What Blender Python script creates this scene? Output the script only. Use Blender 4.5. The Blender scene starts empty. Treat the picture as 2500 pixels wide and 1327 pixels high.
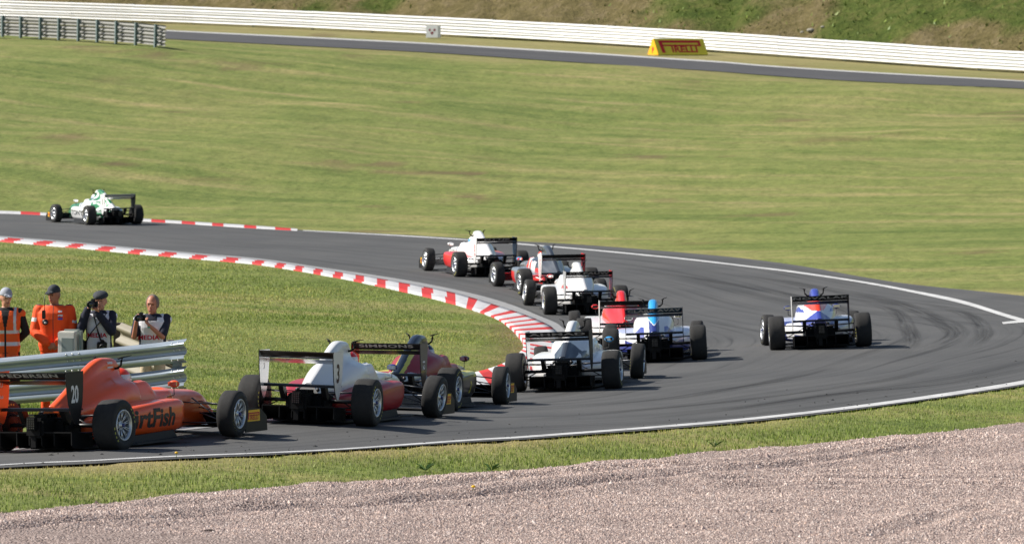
import bpy, bmesh, math, random
import numpy as np
from mathutils import Vector, Matrix, noise
from mathutils.bvhtree import BVHTree

random.seed(7)
RNG = np.random.default_rng(7)
scene = bpy.context.scene
COL = scene.collection
R = math.radians

# ---------------------------------------------------------------- camera, sky, sun, exposure
CAM_H = 4.9                      # spectator bank: camera height over the hairpin
FPX = 11000.0                    # focal length in pixels of the 2500 px wide photograph
PITCH = math.atan(523.5 / FPX)
cam_data = bpy.data.cameras.new("camera")
cam = bpy.data.objects.new("view_camera", cam_data)
COL.objects.link(cam)
cam.location = (0, 0, CAM_H)
cam.rotation_euler = (math.pi / 2 - PITCH, 0, 0)
cam_data.sensor_width = 36
cam_data.lens = 36 * FPX / 2500
cam_data.clip_start = 0.5
cam_data.clip_end = 4000
cam_data.dof.use_dof = True
cam_data.dof.focus_distance = 58
cam_data.dof.aperture_fstop = 5.0
scene.camera = cam

SUN_DIR = Vector((-1.0, 0.17, 0.86)).normalized()     # towards the sun: from the left
world = bpy.data.worlds.new("World")
scene.world = world
world.use_nodes = True
wn = world.node_tree
wn.nodes.clear()
sky = wn.nodes.new("ShaderNodeTexSky")
sky.sky_type = 'NISHITA'
sky.sun_disc = False
sky.sun_elevation = math.asin(SUN_DIR.z)
sky.sun_rotation = math.atan2(SUN_DIR.x, SUN_DIR.y)
sky.air_density = 1.0
sky.dust_density = 1.2
bg = wn.nodes.new("ShaderNodeBackground")
bg.inputs[1].default_value = 0.07
wo = wn.nodes.new("ShaderNodeOutputWorld")
wn.links.new(sky.outputs[0], bg.inputs[0])
wn.links.new(bg.outputs[0], wo.inputs[0])
sun_data = bpy.data.lights.new("sun", 'SUN')
sun_data.energy = 5.0
sun_data.angle = R(0.53)
sun_data.color = (1.0, 0.95, 0.87)
sun = bpy.data.objects.new("sun", sun_data)
COL.objects.link(sun)
sun.rotation_euler = (-SUN_DIR).to_track_quat('-Z', 'Y').to_euler()
vs = scene.view_settings
vs.view_transform = 'Standard'
vs.look = 'None'
vs.exposure = 0.5
vs.gamma = 1.0
vs.use_curve_mapping = False
scene.cycles.max_bounces = 6
scene.cycles.use_denoising = True

# ---------------------------------------------------------------- colours and materials
def lin(r, g, b):
    f = lambda c: (c / 255 / 12.92) if c / 255 <= 0.04045 else ((c / 255 + 0.055) / 1.055) ** 2.4
    return (f(r), f(g), f(b))

MATS = {}
def mat(name, rgb, rough=0.6, metal=0.0, coat=0.0, spec=0.5, var=0.0, vscale=30.0, bump=0.0, bscale=60.0):
    if name in MATS:
        return MATS[name]
    m = bpy.data.materials.new(name)
    m.use_nodes = True
    nt = m.node_tree
    p = nt.nodes["Principled BSDF"]
    p.inputs["Base Color"].default_value = (*rgb, 1)
    p.inputs["Roughness"].default_value = rough
    p.inputs["Metallic"].default_value = metal
    p.inputs["Coat Weight"].default_value = coat
    p.inputs["Coat Roughness"].default_value = 0.12
    p.inputs["Specular IOR Level"].default_value = spec
    if var > 0 or bump > 0:
        tc = nt.nodes.new("ShaderNodeTexCoord")
        nz = nt.nodes.new("ShaderNodeTexNoise")
        nz.inputs["Scale"].default_value = vscale
        nz.inputs["Detail"].default_value = 5
        nt.links.new(tc.outputs["Object"], nz.inputs["Vector"])
        if var > 0:
            mx = nt.nodes.new("ShaderNodeMixRGB")
            mx.inputs[1].default_value = (*[c * (1 - var) for c in rgb], 1)
            mx.inputs[2].default_value = (*[min(1, c * (1 + var)) for c in rgb], 1)
            nt.links.new(nz.outputs["Fac"], mx.inputs[0])
            nt.links.new(mx.outputs[0], p.inputs["Base Color"])
        if bump > 0:
            nb = nt.nodes.new("ShaderNodeTexNoise")
            nb.inputs["Scale"].default_value = bscale
            nb.inputs["Detail"].default_value = 3
            nt.links.new(tc.outputs["Object"], nb.inputs["Vector"])
            b = nt.nodes.new("ShaderNodeBump")
            b.inputs["Strength"].default_value = bump
            b.inputs["Distance"].default_value = 0.01
            nt.links.new(nb.outputs["Fac"], b.inputs["Height"])
            nt.links.new(b.outputs[0], p.inputs["Normal"])
    MATS[name] = m
    return m

def nodes_of(m):
    return m.node_tree.nodes, m.node_tree.links, m.node_tree.nodes["Principled BSDF"]

def noise_node(nt, vec, scale, detail=4, rough=0.55):
    n = nt.nodes.new("ShaderNodeTexNoise")
    n.inputs["Scale"].default_value = scale
    n.inputs["Detail"].default_value = detail
    n.inputs["Roughness"].default_value = rough
    nt.links.new(vec, n.inputs["Vector"])
    return n.outputs["Fac"]

def ramp(nt, fac, stops):
    r = nt.nodes.new("ShaderNodeValToRGB")
    e = r.color_ramp.elements
    while len(e) < len(stops):
        e.new(0.5)
    for el, (pos, c) in zip(e, stops):
        el.position = pos
        el.color = (*c, 1) if len(c) == 3 else c
    nt.links.new(fac, r.inputs[0])
    return r.outputs[0]

def mix(nt, a, b, fac, mode='MIX'):
    n = nt.nodes.new("ShaderNodeMixRGB")
    n.blend_type = mode
    for sock, v in ((n.inputs[0], fac), (n.inputs[1], a), (n.inputs[2], b)):
        if isinstance(v, (int, float)):
            sock.default_value = v
        elif isinstance(v, tuple):
            sock.default_value = (*v, 1)
        else:
            nt.links.new(v, sock)
    return n.outputs[0]

def mapping(nt, vec, scale=(1, 1, 1), rot=(0, 0, 0)):
    n = nt.nodes.new("ShaderNodeMapping")
    n.inputs["Scale"].default_value = scale
    n.inputs["Rotation"].default_value = rot
    nt.links.new(vec, n.inputs["Vector"])
    return n.outputs[0]

# ---------------------------------------------------------------- mesh helpers
def add_obj(name, mesh, parent=None, loc=None):
    o = bpy.data.objects.new(name, mesh)
    COL.objects.link(o)
    if parent is not None:
        o.parent = parent
    if loc is not None:
        o.location = loc
    return o

def tag(o, label=None, cat=None, group=None, kind=None):
    if label: o["label"] = label
    if cat: o["category"] = cat
    if group: o["group"] = group
    if kind: o["kind"] = kind
    return o

def empty(name, loc=(0, 0, 0), rz=0.0):
    o = bpy.data.objects.new(name, None)
    o.empty_display_size = 0.2
    COL.objects.link(o)
    o.location = loc
    o.rotation_euler = (0, 0, rz)
    return o

class MB:
    """collects faces with a material each; build() links them as one mesh object"""
    def __init__(s):
        s.v, s.f, s.m, s.sm = [], [], [], []
    def add(s, verts, faces, m, smooth=False):
        o = len(s.v)
        s.v.extend([tuple(p) for p in verts])
        for f in faces:
            s.f.append([i + o for i in f])
            s.m.append(m)
            s.sm.append(smooth)
        return s
    def box(s, c, d, m, rot=None, bev=0.0):
        x, y, z = d[0] / 2, d[1] / 2, d[2] / 2
        if bev > 0:
            vs_, fs = bevel_box(x, y, z, bev)
        else:
            vs_ = [(-x, -y, -z), (x, -y, -z), (x, y, -z), (-x, y, -z), (-x, -y, z), (x, -y, z), (x, y, z), (-x, y, z)]
            fs = [(0, 3, 2, 1), (4, 5, 6, 7), (0, 1, 5, 4), (1, 2, 6, 5), (2, 3, 7, 6), (3, 0, 4, 7)]
        M = rot if rot is not None else Matrix.Identity(3)
        return s.add([M @ Vector(p) + Vector(c) for p in vs_], fs, m)
    def tube(s, pts, r, m, n=8, r2=None, flat=1.0):
        pts = [Vector(p) for p in pts]
        k = len(pts)
        vs_ = []
        up0 = None
        for i, p in enumerate(pts):
            t = (pts[min(i + 1, k - 1)] - pts[max(i - 1, 0)]).normalized()
            ref = Vector((0, 0, 1)) if abs(t.z) < 0.95 else Vector((0, 1, 0))
            a = t.cross(ref).normalized()
            b = a.cross(t).normalized()
            rr = r if r2 is None else r + (r2 - r) * i / max(1, k - 1)
            for j in range(n):
                an = 2 * math.pi * j / n
                vs_.append(p + a * (rr * math.cos(an)) + b * (rr * flat * math.sin(an)))
        fs = []
        for i in range(k - 1):
            for j in range(n):
                fs.append((i * n + j, i * n + (j + 1) % n, (i + 1) * n + (j + 1) % n, (i + 1) * n + j))
        fs.append(tuple(range(n)))
        fs.append(tuple((k - 1) * n + j for j in reversed(range(n))))
        return s.add(vs_, fs, m, True)
    def prism(s, poly, axis, a, b, m, m_a=None, m_b=None):
        """poly: 2D outline; axis 'x': (y,z) outline extruded from x=a to x=b, and so on"""
        def P(u, w, t):
            return {'x': (t, u, w), 'y': (u, t, w), 'z': (u, w, t)}[axis]
        n = len(poly)
        vs_ = [P(u, w, a) for u, w in poly] + [P(u, w, b) for u, w in poly]
        sides = [(i, (i + 1) % n, n + (i + 1) % n, n + i) for i in range(n)]
        s.add(vs_, sides, m)
        s.add(vs_[:n], [tuple(reversed(range(n)))], m_a or m)
        s.add(vs_[n:], [tuple(range(n))], m_b or m)
        return s
    def lathe(s, prof, axis, c, m, n=24, closed=True, arc=None):
        """prof: (t along axis, radius); m may be a function (k segment, j angle index, n) -> material"""
        vs_ = []
        for t, r in prof:
            for j in range(n):
                a = 2 * math.pi * j / n
                u, w = r * math.cos(a), r * math.sin(a)
                p = {'x': (t, u, w), 'y': (u, t, w), 'z': (u, w, t)}[axis]
                vs_.append((p[0] + c[0], p[1] + c[1], p[2] + c[2]))
        o = len(s.v)
        s.v.extend(vs_)
        for k in range(len(prof) - 1):
            for j in range(n):
                s.f.append([o + k * n + j, o + k * n + (j + 1) % n, o + (k + 1) * n + (j + 1) % n, o + (k + 1) * n + j])
                s.m.append(m(k, j, n) if callable(m) else m)
                s.sm.append(True)
        if closed:
            for k in (0, len(prof) - 1):
                s.f.append([o + k * n + j for j in range(n)])
                s.m.append(m(k, 0, n) if callable(m) else m)
                s.sm.append(False)
        return s
    def ellipsoid(s, c, rad, m, nu=16, nv=10):
        vs_ = []
        for i in range(nv + 1):
            th = math.pi * i / nv
            for j in range(nu):
                ph = 2 * math.pi * j / nu
                vs_.append((c[0] + rad[0] * math.sin(th) * math.cos(ph), c[1] + rad[1] * math.sin(th) * math.sin(ph), c[2] + rad[2] * math.cos(th)))
        fs = []
        for i in range(nv):
            for j in range(nu):
                fs.append((i * nu + j, (i + 1) * nu + j, (i + 1) * nu + (j + 1) % nu, i * nu + (j + 1) % nu))
        return s.add(vs_, fs, m, True)
    def mesh(s, name):
        me = bpy.data.meshes.new(name)
        me.from_pydata(s.v, [], s.f)
        ms = []
        for m in s.m:
            if m not in ms:
                ms.append(m)
        for m in ms:
            me.materials.append(m)
        idx = {m: i for i, m in enumerate(ms)}
        me.polygons.foreach_set("material_index", [idx[m] for m in s.m])
        me.polygons.foreach_set("use_smooth", s.sm)
        me.validate()
        bm = bmesh.new()
        bm.from_mesh(me)
        bmesh.ops.remove_doubles(bm, verts=bm.verts, dist=1e-5)
        bmesh.ops.recalc_face_normals(bm, faces=bm.faces)
        bm.to_mesh(me)
        bm.free()
        me.update()
        return me
    def build(s, name, parent=None, loc=None):
        return add_obj(name, s.mesh(name), parent, loc)

def bevel_box(x, y, z, b):
    bm = bmesh.new()
    bmesh.ops.create_cube(bm, size=2)
    for v in bm.verts:
        v.co = Vector((v.co.x * x, v.co.y * y, v.co.z * z))
    bmesh.ops.bevel(bm, geom=list(bm.edges), offset=b, segments=2, affect='EDGES')
    bm.verts.index_update()
    vs_ = [tuple(v.co) for v in bm.verts]
    fs = [tuple(v.index for v in f.verts) for f in bm.faces]
    bm.free()
    return vs_, fs

def catmull(P, n):
    """P: (k, dim) control points -> n points through them, even steps in index"""
    P = np.asarray(P, float)
    k = len(P)
    t = np.linspace(0, k - 1, n)
    i = np.clip(np.floor(t).astype(int), 0, k - 2)
    u = (t - i)[:, None]
    p1, p2 = P[i], P[i + 1]
    p0 = np.where((i > 0)[:, None], P[np.maximum(i - 1, 0)], 2 * p1 - p2)
    p3 = np.where((i < k - 2)[:, None], P[np.minimum(i + 2, k - 1)], 2 * p2 - p1)
    return 0.5 * (2 * p1 + (p2 - p0) * u + (2 * p0 - 5 * p1 + 4 * p2 - p3) * u ** 2 + (3 * p1 - p0 - 3 * p2 + p3) * u ** 3)

def resample(P, n):
    """polyline (k,dim) -> n points evenly spaced along its length, smoothed by a spline first"""
    Q = catmull(P, max(400, n * 3))
    s = np.r_[0, np.cumsum(np.linalg.norm(np.diff(Q, axis=0), axis=1))]
    t = np.linspace(0, s[-1], n)
    return np.stack([np.interp(t, s, Q[:, d]) for d in range(Q.shape[1])], 1)

def text_mesh(body, size=1.0, sx=1.0, bold=0.0, shear=0.0, space=1.0):
    """flat lettering in the xy plane, centred, height about size"""
    cu = bpy.data.curves.new("lettering", 'FONT')
    cu.body = body
    cu.size = size
    cu.offset = bold
    cu.shear = shear
    cu.space_character = space
    cu.align_x = 'CENTER'
    cu.align_y = 'CENTER'
    cu.resolution_u = 3
    o = bpy.data.objects.new("lettering", cu)
    COL.objects.link(o)
    bpy.context.view_layer.update()
    me = bpy.data.meshes.new_from_object(o.evaluated_get(bpy.context.evaluated_depsgraph_get()))
    bpy.data.objects.remove(o)
    bpy.data.curves.remove(cu)
    vs_ = [Vector((v.co.x * sx, v.co.y, 0)) for v in me.vertices]
    fs = [tuple(p.vertices) for p in me.polygons]
    bpy.data.meshes.remove(me)
    return vs_, fs

def text_obj(body, fn, m, parent, size=1.0, name="lettering", dense=0.0, **kw):
    """lettering whose points are laid on a surface by fn(tx, ty) -> (x, y, z)"""
    vs_, fs = text_mesh(body, size, **kw)
    if dense:
        bm = bmesh.new()
        bv = [bm.verts.new(v) for v in vs_]
        for f in fs:
            try: bm.faces.new([bv[i] for i in f])
            except ValueError: pass
        bmesh.ops.triangulate(bm, faces=bm.faces)
        for _ in range(6):
            long_ = [e for e in bm.edges if e.calc_length() > dense]
            if not long_: break
            bmesh.ops.subdivide_edges(bm, edges=long_, cuts=1)
            bmesh.ops.triangulate(bm, faces=bm.faces)
        bm.verts.index_update()
        vs_ = [v.co.copy() for v in bm.verts]; fs = [tuple(v.index for v in f.verts) for f in bm.faces]
        bm.free()
    me = bpy.data.meshes.new(name)
    me.from_pydata([fn(v.x, v.y) for v in vs_], [], fs)
    me.materials.append(m)
    return add_obj(name, me, parent)
# ---------------------------------------------------------------- terrain: a smooth height field through surveyed points
SP, CP = math.sin(PITCH), math.cos(PITCH)
def ray(px, py):
    dx, dy, dz = (px - 1250) / FPX, 1.0, -(py - 663.5) / FPX
    return np.array([dx, dy * CP + dz * SP, -dy * SP + dz * CP])
def pt_d(px, py, d):                                  # the point at forward distance d seen at (px, py) of the photograph
    r = ray(px, py)
    return np.array([0, 0, CAM_H]) + r * (d / r[1])
def pt_z(px, py, z):
    r = ray(px, py)
    return np.array([0, 0, CAM_H]) + r * ((z - CAM_H) / r[2])

SURVEY = [pt_z(*p) for p in (
    (280, 1096, .56), (5, 1106, .46), (573, 1071, .46), (895, 1039, .40), (1063, 1021, .30), (1097, 1002, .15), (1223, 985, .03),
    (1497, 947, -.05), (1253, 962, -.12), (1707, 877, -.14), (2108, 845, .0), (1897, 855, -.05), (1342, 767, -.34), (1292, 748, -.31),
    (1281, 720, -.22), (1122, 675, -.12), (1427, 855, -.33), (219, 549, 0.0), (-150, 560, 0.05), (0, 580, 0.0),
    (0, 1135, .58), (0, 1252, .62), (1250, 1068, .26), (1250, 1150, .30), (2500, 1035, .02), (2500, 1327, .22), (0, 1327, .66), (1250, 1327, .42),
    (2500, 932, 0.0), (2500, 785, 0.0), (2500, 720, .02), (0, 515, .10), (700, 558, 0.0), (1450, 600, -.05), (2100, 672, .02),
    (2900, 850, .05), (-600, 1165, .7), (-600, 560, .15), (3000, 600, .6))]
SURVEY += [pt_d(*p) for p in (
    (250, 800, 82), (700, 800, 82),
    (405, 95, 230), (1000, 125, 222), (1760, 174, 207), (2500, 216, 190),
    (405, 74, 245), (1000, 102, 237), (1760, 150, 220), (2500, 197, 203),
    (0, 43, 266), (480, 60, 258), (1000, 84, 248), (1760, 128, 230), (2500, 178, 215),
    (13, 91, 220), (386, 116, 207), (1250, 430, 151), (1250, 330, 170), (300, 400, 152), (2200, 450, 142), (2200, 330, 165), (300, 250, 183))]
SURVEY = np.array(SURVEY)
A_ = np.array([(-60, 25, .9), (60, 25, .4), (-60, 70, .3), (60, 70, .6), (-70, 130, .8), (60, 130, 1.2), (-80, 220, 6.3), (80, 220, 5.0), (-80, 300, 9.0), (80, 300, 7.0), (0, 300, 8.0), (0, 20, .9)])
SURVEY = np.vstack([SURVEY, A_])
def _fit():
    XY = SURVEY[:, :2] / 50.0
    d = np.linalg.norm(XY[:, None] - XY[None], axis=2)
    K = np.where(d > 0, d ** 2 * np.log(np.maximum(d, 1e-9)), 0)
    n = len(XY)
    P = np.c_[np.ones(n), XY]
    M = np.zeros((n + 3, n + 3))
    M[:n, :n] = K + np.eye(n) * 2e-4
    M[:n, n:] = P
    M[n:, :n] = P.T
    w = np.linalg.solve(M, np.r_[SURVEY[:, 2], 0, 0, 0])
    return XY, w
_TXY, _TW = _fit()
def heights(X, Y):
    X, Y = np.asarray(X, float).ravel(), np.asarray(Y, float).ravel()
    out = np.empty(len(X))
    for s in range(0, len(X), 20000):
        q = np.c_[X[s:s + 20000], Y[s:s + 20000]] / 50.0
        d2 = ((q[:, None] - _TXY[None]) ** 2).sum(2)
        K = np.where(d2 > 0, 0.5 * d2 * np.log(np.maximum(d2, 1e-18)), 0)
        out[s:s + 20000] = K @ _TW[:-3] + _TW[-3] + q @ _TW[-2:]
    return out
def h(x, y):
    return float(heights([x], [y])[0])
_TS = np.concatenate([np.arange(25, 110, .25), np.arange(110, 330, .5)])
def at(px, py):
    """the ground point seen at pixel (px, py) of the photograph"""
    r = ray(px, py)
    Y = _TS
    X, Z = r[0] / r[1] * Y, CAM_H + r[2] / r[1] * Y
    g = Z - heights(X, Y)
    i = np.argmax(g < 0) if (g < 0).any() else len(g) - 1
    i = max(i, 1)
    a, b = Y[i - 1], Y[i]
    ga, gb = g[i - 1], g[i]
    y = a + (b - a) * ga / (ga - gb) if ga != gb else b
    x = r[0] / r[1] * y
    return np.array([x, y, h(x, y)])
def line(pxs):
    return np.array([at(*p)[:2] for p in pxs])

def sheet(name, rows, lift=0.0, zfun=None, uvscale=None):
    """rows: (nr, nc, 2) ground positions -> smooth sheet on the terrain"""
    nr, nc = rows.shape[:2]
    X, Y = rows[..., 0].ravel(), rows[..., 1].ravel()
    Z = heights(X, Y) + lift
    if zfun is not None:
        Z = Z + zfun(X, Y, nr, nc)
    me = bpy.data.meshes.new(name)
    idx = np.arange(nr * nc).reshape(nr, nc)
    q = np.stack([idx[:-1, :-1], idx[:-1, 1:], idx[1:, 1:], idx[1:, :-1]], -1).reshape(-1, 4)
    grid_mesh(me, np.c_[X, Y, Z], q)
    return me, q
def grid_mesh(me, V, Q, smooth=True):
    k = Q.shape[1]
    me.vertices.add(len(V))
    me.vertices.foreach_set("co", np.asarray(V, np.float32).ravel())
    me.loops.add(len(Q) * k)
    me.loops.foreach_set("vertex_index", Q.astype(np.int32).ravel())
    me.polygons.add(len(Q))
    me.polygons.foreach_set("loop_start", np.arange(len(Q), dtype=np.int32) * k)
    me.polygons.foreach_set("use_smooth", np.full(len(Q), smooth))
    me.update(calc_edges=True)
    me.validate()
def up_normals(o):
    bm = bmesh.new(); bm.from_mesh(o.data)
    bm.normal_update()
    if sum(f.normal.z for f in bm.faces) < 0:
        bmesh.ops.reverse_faces(bm, faces=bm.faces)
    bm.to_mesh(o.data); bm.free()
def strip_rows(A, B, n, across):
    """two matched polylines -> (across, n, 2) rows between them"""
    a, b = catmull(A, n), catmull(B, n)
    t = np.linspace(0, 1, across)[:, None, None]
    return a[None] * (1 - t) + b[None] * t
def add_uv(me, q, U, W):
    uv = me.uv_layers.new(name="UVMap")
    li = np.empty(len(me.loops), np.int32)
    me.loops.foreach_get("vertex_index", li)
    uv.data.foreach_set("uv", np.c_[U[li], W[li]].astype(np.float32).ravel())
def add_attr(me, name, vals):
    a = me.attributes.new(name, 'FLOAT', 'POINT')
    a.data.foreach_set("value", np.asarray(vals, np.float32))
def vnoise(X, Y, s, seed=0):
    """cheap smooth value noise"""
    x, y = np.asarray(X) * s + seed * 17.3, np.asarray(Y) * s + seed * 9.1
    xi, yi = np.floor(x).astype(np.int64), np.floor(y).astype(np.int64)
    u, w = x - xi, y - yi
    u, w = u * u * (3 - 2 * u), w * w * (3 - 2 * w)
    def hsh(a, b):
        n = (a * 374761393 + b * 668265263 + seed * 1442695041) & 0x7fffffff
        n = ((n ^ (n >> 13)) * 1274126177) & 0x7fffffff
        return ((n ^ (n >> 16)) & 0xffff) / 65535.0
    return (hsh(xi, yi) * (1 - u) + hsh(xi + 1, yi) * u) * (1 - w) + (hsh(xi, yi + 1) * (1 - u) + hsh(xi + 1, yi + 1) * u) * w
def dist_poly(X, Y, P):
    """distance of points to a polyline"""
    P = np.asarray(P)
    best = np.full(len(X), 1e9)
    for a, b in zip(P[:-1], P[1:]):
        d = b - a
        L = max(1e-9, d @ d)
        t = np.clip(((X - a[0]) * d[0] + (Y - a[1]) * d[1]) / L, 0, 1)
        best = np.minimum(best, np.hypot(X - a[0] - t * d[0], Y - a[1] - t * d[1]))
    return best
def inside(X, Y, P):
    P = np.asarray(P)
    c = np.zeros(len(X), bool)
    j = len(P) - 1
    for i in range(len(P)):
        xi, yi, xj, yj = *P[i], *P[j]
        m = (yi > Y) != (yj > Y)
        c ^= m & (X < (xj - xi) * (Y - yi) / (yj - yi + 1e-12) + xi)
        j = i
    return c

# ---------------------------------------------------------------- the curves of the place
PX_LT = [(-150,563),(0,576),(160,589),(320,604),(480,618),(640,632),(800,655),(980,682),(1120,709),(1260,748),(1344,782),(1378,804),(1400,830),(1402,860),(1380,888),(1316,918),(1236,943),(1150,961),(1000,985),(800,1011),(680,1026),(470,1048),(300,1066),(70,1094),(-150,1116),(-600,1165)]
PX_KT = [(-150,566),(0,579.5),(160,593),(320,608),(480,622.5),(640,637),(800,661),(980,691),(1120,719),(1260,762),(1330,790),(1358,810),(1374,832),(1374,858),(1352,882),(1296,911),(1222,937),(1140,957),(990,981),(790,1007.5),(670,1022),(465,1044),(296,1062),(67,1090.5),(-150,1113),(-600,1162)]
PX_KB = [(-150,574),(0,588),(160,602),(320,617),(480,631),(640,646),(800,673),(980,709),(1120,745),(1204,773),(1246,801),(1274,832),(1278,850),(1272,868),(1235,895),(1185,914),(1125,928),(980,957),(780,994),(660,1017),(460,1039),(290,1057),(63,1087),(-150,1109),(-600,1158)]
PX_KB.insert(11, (1262, 817))
PX_OUT = [(-150,508),(60,521),(300,533),(500,546),(700,559),(950,571),(1200,585),(1450,599),(1700,619),(1950,648),(2200,690),(2500,722),(2950,775),(2950,850),(2700,900),(2500,940),(2250,977),(2000,1010),(1700,1040),(1350,1066),(1100,1081),(800,1100),(600,1112),(250,1129),(0,1141),(-600,1172)]
PX_GRAVEL = [(-700,1322),(-300,1280),(0,1251),(250,1228),(500,1200),(750,1184),(1000,1167),(1250,1149),(1500,1126),(1750,1107),(2000,1080),(2250,1057),(2500,1034),(2800,1006),(3200,970)]
LT, KT, KB, OUT, GRV = line(PX_LT), line(PX_KT), line(PX_KB), line(PX_OUT), line(PX_GRAVEL)
NEAR_OUT = catmull(OUT, 260)[130:]                  # the near half of the outer asphalt edge
LT_S, KB_S, OUT_S, GRV_S = catmull(LT, 260), catmull(KB, 260), catmull(OUT, 260), catmull(GRV, 200)
TRACK_POLY = np.vstack([OUT_S, LT_S[::-1]])
INNER_POLY = np.vstack([KB_S, [(-30, 40), (-40, 120)]])

# ---------------------------------------------------------------- ground materials
def grass_material():
    m = mat("grass_ground", (.08, .1, .03), rough=1.0, spec=0.15)
    nd, lk, p = nodes_of(m)
    nt = m.node_tree
    geo = nd.new("ShaderNodeNewGeometry").outputs["Position"]
    mow = mapping(nt, geo, (1, 1, 0), (0, 0, .62))
    big = noise_node(nt, mapping(nt, geo, (1, .42, 0), (0, 0, .05)), .075, 5, .6)
    mid = noise_node(nt, mapping(nt, mow, (.5, 1, 0)), .40, 6, .68)
    stripe = noise_node(nt, mapping(nt, mow, (.13, 1, 0)), .46, 6, .66)
    fine = noise_node(nt, geo, 6.0, 6, .7)
    c1 = ramp(nt, mid, [(.34, lin(98, 118, 44)), (.45, lin(126, 142, 58)), (.55, lin(148, 156, 74)), (.67, lin(182, 168, 108))])
    c2 = ramp(nt, big, [(.36, lin(106, 126, 48)), (.47, lin(134, 148, 62)), (.56, lin(158, 156, 82)), (.66, lin(184, 166, 108))])
    c = mix(nt, c1, c2, .42)
    c3 = ramp(nt, stripe, [(.36, lin(98, 120, 44)), (.46, lin(132, 148, 60)), (.54, lin(150, 156, 76)), (.64, lin(192, 170, 112))])
    c = mix(nt, c, c3, .46)
    det = noise_node(nt, mapping(nt, geo, (1, .38, 0)), 1.7, 5, .7)
    c = mix(nt, c, ramp(nt, det, [(.34, (.76, .80, .70)), (.5, (1, 1, 1)), (.66, (1.20, 1.13, 1.12))]), .9, 'MULTIPLY')
    fr = ramp(nt, fine, [(.32, (.5, .52, .46)), (.5, (.97, .97, .97)), (.70, (1.35, 1.33, 1.3))])
    c = mix(nt, c, fr, .8, 'MULTIPLY')
    at_ = nd.new("ShaderNodeAttribute"); at_.attribute_name = "dry"
    c = mix(nt, c, lin(176, 158, 100), at_.outputs["Fac"])
    br = nd.new("ShaderNodeAttribute"); br.attribute_name = "bare"
    c = mix(nt, c, lin(128, 98, 74), br.outputs["Fac"])
    sat = nd.new("ShaderNodeHueSaturation")
    sat.inputs["Saturation"].default_value = .87
    sat.inputs["Value"].default_value = 0.68
    lk.new(c, sat.inputs["Color"])
    lk.new(sat.outputs[0], p.inputs["Base Color"])
    bu = nd.new("ShaderNodeBump")
    bu.inputs["Strength"].default_value = 1.0
    bu.inputs["Distance"].default_value = .10
    hh = mix(nt, fine, mid, .5)
    lk.new(hh, bu.inputs["Height"])
    lk.new(bu.outputs[0], p.inputs["Normal"])
    return m
M_GRASS = grass_material()

def asphalt_material(name, base, streak=0.5):
    m = mat(name, base, rough=.82, spec=.35)
    nd, lk, p = nodes_of(m)
    nt = m.node_tree
    uv = nd.new("ShaderNodeUVMap"); uv.uv_map = "UVMap"
    geo = nd.new("ShaderNodeNewGeometry").outputs["Position"]
    s1 = noise_node(nt, mapping(nt, uv.outputs[0], (.035, 2.2, 0)), 1.0, 5, .65)
    s2 = noise_node(nt, mapping(nt, uv.outputs[0], (.10, 7.0, 0)), 1.0, 4, .6)
    g = noise_node(nt, geo, 55, 5, .7)
    b = noise_node(nt, geo, .35, 4, .6)
    dark = tuple(c * .62 for c in base)
    lite = tuple(c * 1.18 for c in base)
    c = ramp(nt, s1, [(.32, dark), (.47, base), (.72, lite)])
    k = ramp(nt, s2, [(.32, (.40, .40, .41)), (.44, (1, 1, 1)), (.7, (1.10, 1.10, 1.10))])
    c = mix(nt, c, k, streak, 'MULTIPLY')
    c = mix(nt, c, ramp(nt, b, [(.35, (.86, .86, .87)), (.65, (1.14, 1.12, 1.1))]), .8, 'MULTIPLY')
    c = mix(nt, c, ramp(nt, g, [(.3, (.7, .7, .7)), (.7, (1.3, 1.3, 1.3))]), .8, 'MULTIPLY')
    lk.new(c, p.inputs["Base Color"])
    bu = nd.new("ShaderNodeBump"); bu.inputs["Strength"].default_value = .5; bu.inputs["Distance"].default_value = .004
    lk.new(g, bu.inputs["Height"]); lk.new(bu.outputs[0], p.inputs["Normal"])
    return m
M_ASPH = asphalt_material("track_asphalt", (.075, .0752, .0745), .75)
M_ASPH2 = asphalt_material("far_asphalt", (.070, .070, .073), .3)

def worn_paint(name, rgb, dirt=(.2, .2, .2), amount=.5):
    m = mat(name, rgb, rough=.7, spec=.3)
    nd, lk, p = nodes_of(m)
    nt = m.node_tree
    geo = nd.new("ShaderNodeNewGeometry").outputs["Position"]
    n1 = noise_node(nt, mapping(nt, geo, (1, 1, 0)), 2.2, 6, .7)
    n2 = noise_node(nt, geo, 30, 4, .6)
    f = ramp(nt, n1, [(.42, (0, 0, 0)), (.75, (amount, amount, amount))])
    c = mix(nt, rgb, dirt, f)
    c = mix(nt, c, ramp(nt, n2, [(.3, (.8, .8, .8)), (.7, (1.1, 1.1, 1.1))]), .7, 'MULTIPLY')
    lk.new(c, p.inputs["Base Color"])
    return m
M_WHITE = worn_paint("white_line_paint", (.58, .58, .57), (.22, .22, .22), .7)
M_WHITE_GREY = worn_paint("scuffed_edge_strip", (.30, .30, .30), (.17, .17, .17), .5)
M_KRED = worn_paint("kerb_red_paint", lin(196, 46, 44), lin(130, 70, 66), .6)
M_KWHITE = worn_paint("kerb_white_paint", (.56, .56, .57), (.28, .27, .27), .6)

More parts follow.
